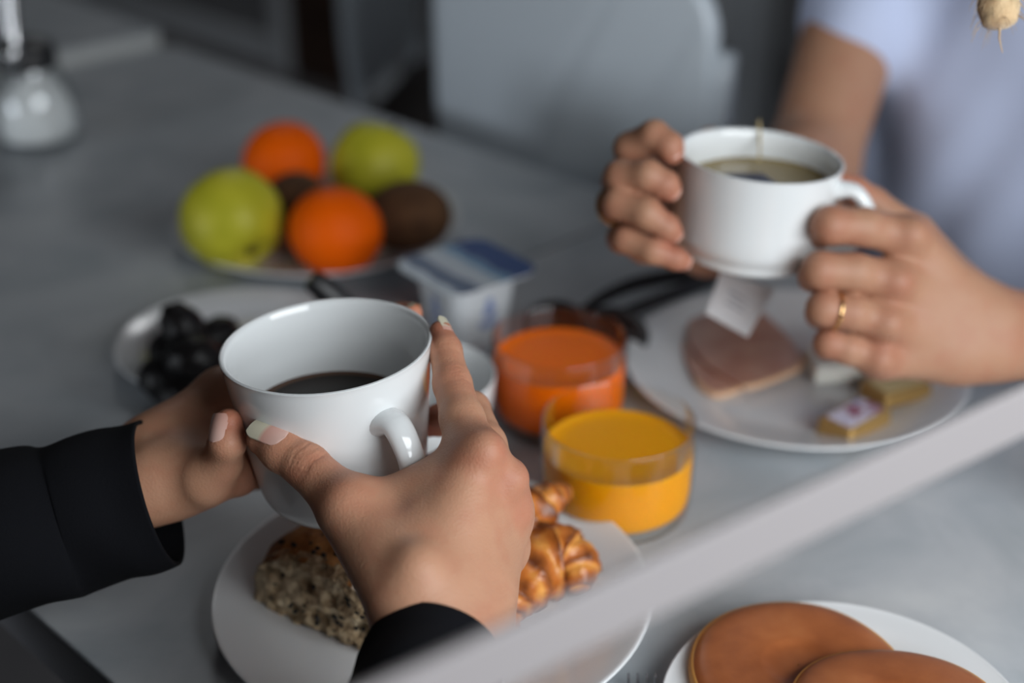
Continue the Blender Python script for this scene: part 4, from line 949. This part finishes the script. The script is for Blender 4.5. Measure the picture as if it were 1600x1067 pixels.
f_md = J([(1400, 440, .766, .0110), (1335, 425, .755, .0100), (1282, 422, .752, .0098), (1272, 432, .772, .0084), (1296, 436, .788, .0068)])
f_rg = J([(1388, 505, .768, .0106), (1330, 488, .758, .0095), (1288, 482, .757, .0093), (1282, 490, .776, .0080), (1304, 494, .790, .0064)])
f_lt = J([(1376, 562, .776, .0098), (1325, 545, .768, .0084), (1296, 536, .768, .0082), (1292, 542, .784, .0070), (1310, 546, .796, .0058)])
f_th = J([(1490, 455, .802, .0150), (1425, 368, .806, .0115), (1362, 318, .800, .0092), (1334, 298, .795, .0082), (1318, 288, .792, .0066)])
lt2['fingers'] = [f_ix, f_md, f_rg, f_lt, f_th]
lt2['bumps'] = [(P(1424, 366, .758), .0082), (P(1402, 440, .756), .0080), (P(1388, 505, .758), .0078), (P(1375, 562, .766), .0074)]
lt2['blush'] = [(P(1300, 352, .75), .013, .35), (P(1285, 420, .75), .013, .35), (P(1290, 482, .755), .012, .35), (P(1298, 536, .767), .012, .4), (P(1322, 290, .79), .015, .7), (P(1424, 366, .758), .012, .3), (P(1402, 440, .756), .012, .35), (P(1388, 505, .758), .012, .35), (P(1375, 562, .766), .012, .4), (P(1600, 520, .80), .03, .25)]
LW = build_arm(lt2, .0017)
rt2 = dict(kp=.012, kf=.007)
elb3 = np.array([.228, 1.03, .815]); sh3 = np.array([.325, 1.22, 1.04]); sh4 = np.array([.54, .985, 1.03])
rt2['palm'] = [C_((1100, 355, .885), (1080, 340, .872), .0170, .0160), C_((1105, 385, .880), (1085, 375, .868), .0165, .0155),
    C_((1085, 330, .868), (1018, 262, .838), .0140, .0108), C_((1080, 345, .866), (1000, 298, .834), .0140, .0108), C_((1082, 362, .864), (998, 340, .830), .0140, .0105), C_((1088, 380, .862), (1008, 382, .826), .0135, .0100),
    (P(1100, 355, .885), elb3 + [0, 0, .010], .0170, .034), (P(1105, 385, .880), elb3 + [0, 0, -.008], .0165, .034), (elb3, sh3 - (sh3 - elb3) * .2, .034, .042)]
g_ix = J([(1018, 262, .838, .0108), (988, 240, .800, .0096), (985, 232, .782, .0090), (1022, 212, .770, .0083), (1046, 228, .766, .0074), (1050, 240, .766, .0062)])
g_md = J([(1000, 298, .834, .0108), (968, 284, .792, .0096), (970, 276, .772, .0090), (1012, 274, .762, .0083), (1040, 288, .762, .0072), (1047, 298, .763, .0060)])
g_rg = J([(998, 340, .830, .0104), (962, 322, .790, .0094), (966, 318, .770, .0088), (1010, 333, .762, .0082), (1042, 356, .764, .0070), (1050, 364, .766, .0058)])
g_lt = J([(1008, 382, .826, .0096), (972, 372, .792, .0082), (978, 374, .775, .0076), (1020, 392, .768, .0070), (1056, 404, .770, .0060), (1066, 408, .772, .0052)])
g_th = J([(1085, 330, .868, .0140), (1080, 250, .862, .0115), (1110, 225, .850, .0095), (1135, 222, .842, .0070)])
rt2['fingers'] = [g_ix, g_md, g_rg, g_lt, g_th]
rt2['blush'] = [(g[-1][0], .012, .6) for g in (g_ix, g_md, g_rg, g_lt)] + [(g[2][0], .012, .25) for g in (g_ix, g_md, g_rg, g_lt)]
RW = build_arm(rt2, .0018)
up_l = dict(palm=[(elb2, sh4 - (sh4 - elb2) * .2, .032, .042), (elb2, elb2 * .9 + w2 * .1, .031, .029)], fingers=[])
def simple(fn, lo, hi, h): V, Q, _ = sdf_mesh(fn, lo, hi, h); return V, Q, np.zeros(len(V))
UL = simple(lambda p: cone(p, elb2, sh4 - (sh4 - elb2) * .2, .033, .042), np.minimum(elb2, sh4) - .08, np.maximum(elb2, sh4) + .08, .004)
HEAD_W = np.array([.405, 1.085, 1.335])
V, Q, B = merge([LW, RW, UL, head_sdf(HEAD_W, FC)]); fast_mesh('body', V, Q, M['skin2'], pw, pw.location, {'blush': B})
head_extras(pw, HEAD_W, FC, .10)
for g, nn in ((g_ix, _f * -.7 + _u * .7 - _r * .2), (g_md, -_f * .9 + _u * .3 - _r * .3), (g_rg, -_f * .95 + _u * .1 - _r * .2), (g_lt, -_f * .9 - _r * .1)):
    nail_on(pw, g[:-2] + [g[-2], g[-1]] if 0 else [g[-3], g[-1]], nn, .0085, .62, .0006, pale=False)
torso_mesh(pw, 't_shirt', M['shirt'], np.array([.44, 1.14, .49]), np.array([.42, 1.10, .98]), sh3 + [0, .0, .0], sh4, FC, .160, .0036, .006,
           [(sh3, sh3 * .42 + elb3 * .58 + [.006, .004, 0], .060, .052), (sh4, sh4 * .52 + elb2 * .48, .060, .054)])
legs(pw, mat('grey_denim', srgb(70, 74, 84), .8), np.array([.44, 1.12, .53]), FC, .38)
def ring_band(label, p, a, R):
    t = thing('finger_ring', label, 'ring', p, axis_rot(a))
    V, Fc = tube([(R * math.cos(x), R * math.sin(x), 0) for x in np.linspace(0, 2 * math.pi, 41)], .0011, 10, caps=False); mesh_obj('band', V, Fc, M['gold'], t)
    lathe_obj('bead', [(.0003, R + .0022), (.0012, R + .0016), (.0016, R + .0006), (.0010, R - .0004), (.0003, R - .0006)], M['gold'], t, 12, 1, rot=(math.pi / 2, 0, 0)); return t
ring_band('gold ring on the hand that grips the tea cup handle', f_rg[1][0] * .45 + f_rg[2][0] * .55, f_rg[2][0] - f_rg[1][0], .0100)
ring_band('gold ring on the shaded hand at the left of the tea cup', g_rg[1][0] * .70 + g_rg[2][0] * .30, g_rg[2][0] - g_rg[1][0], .0106)
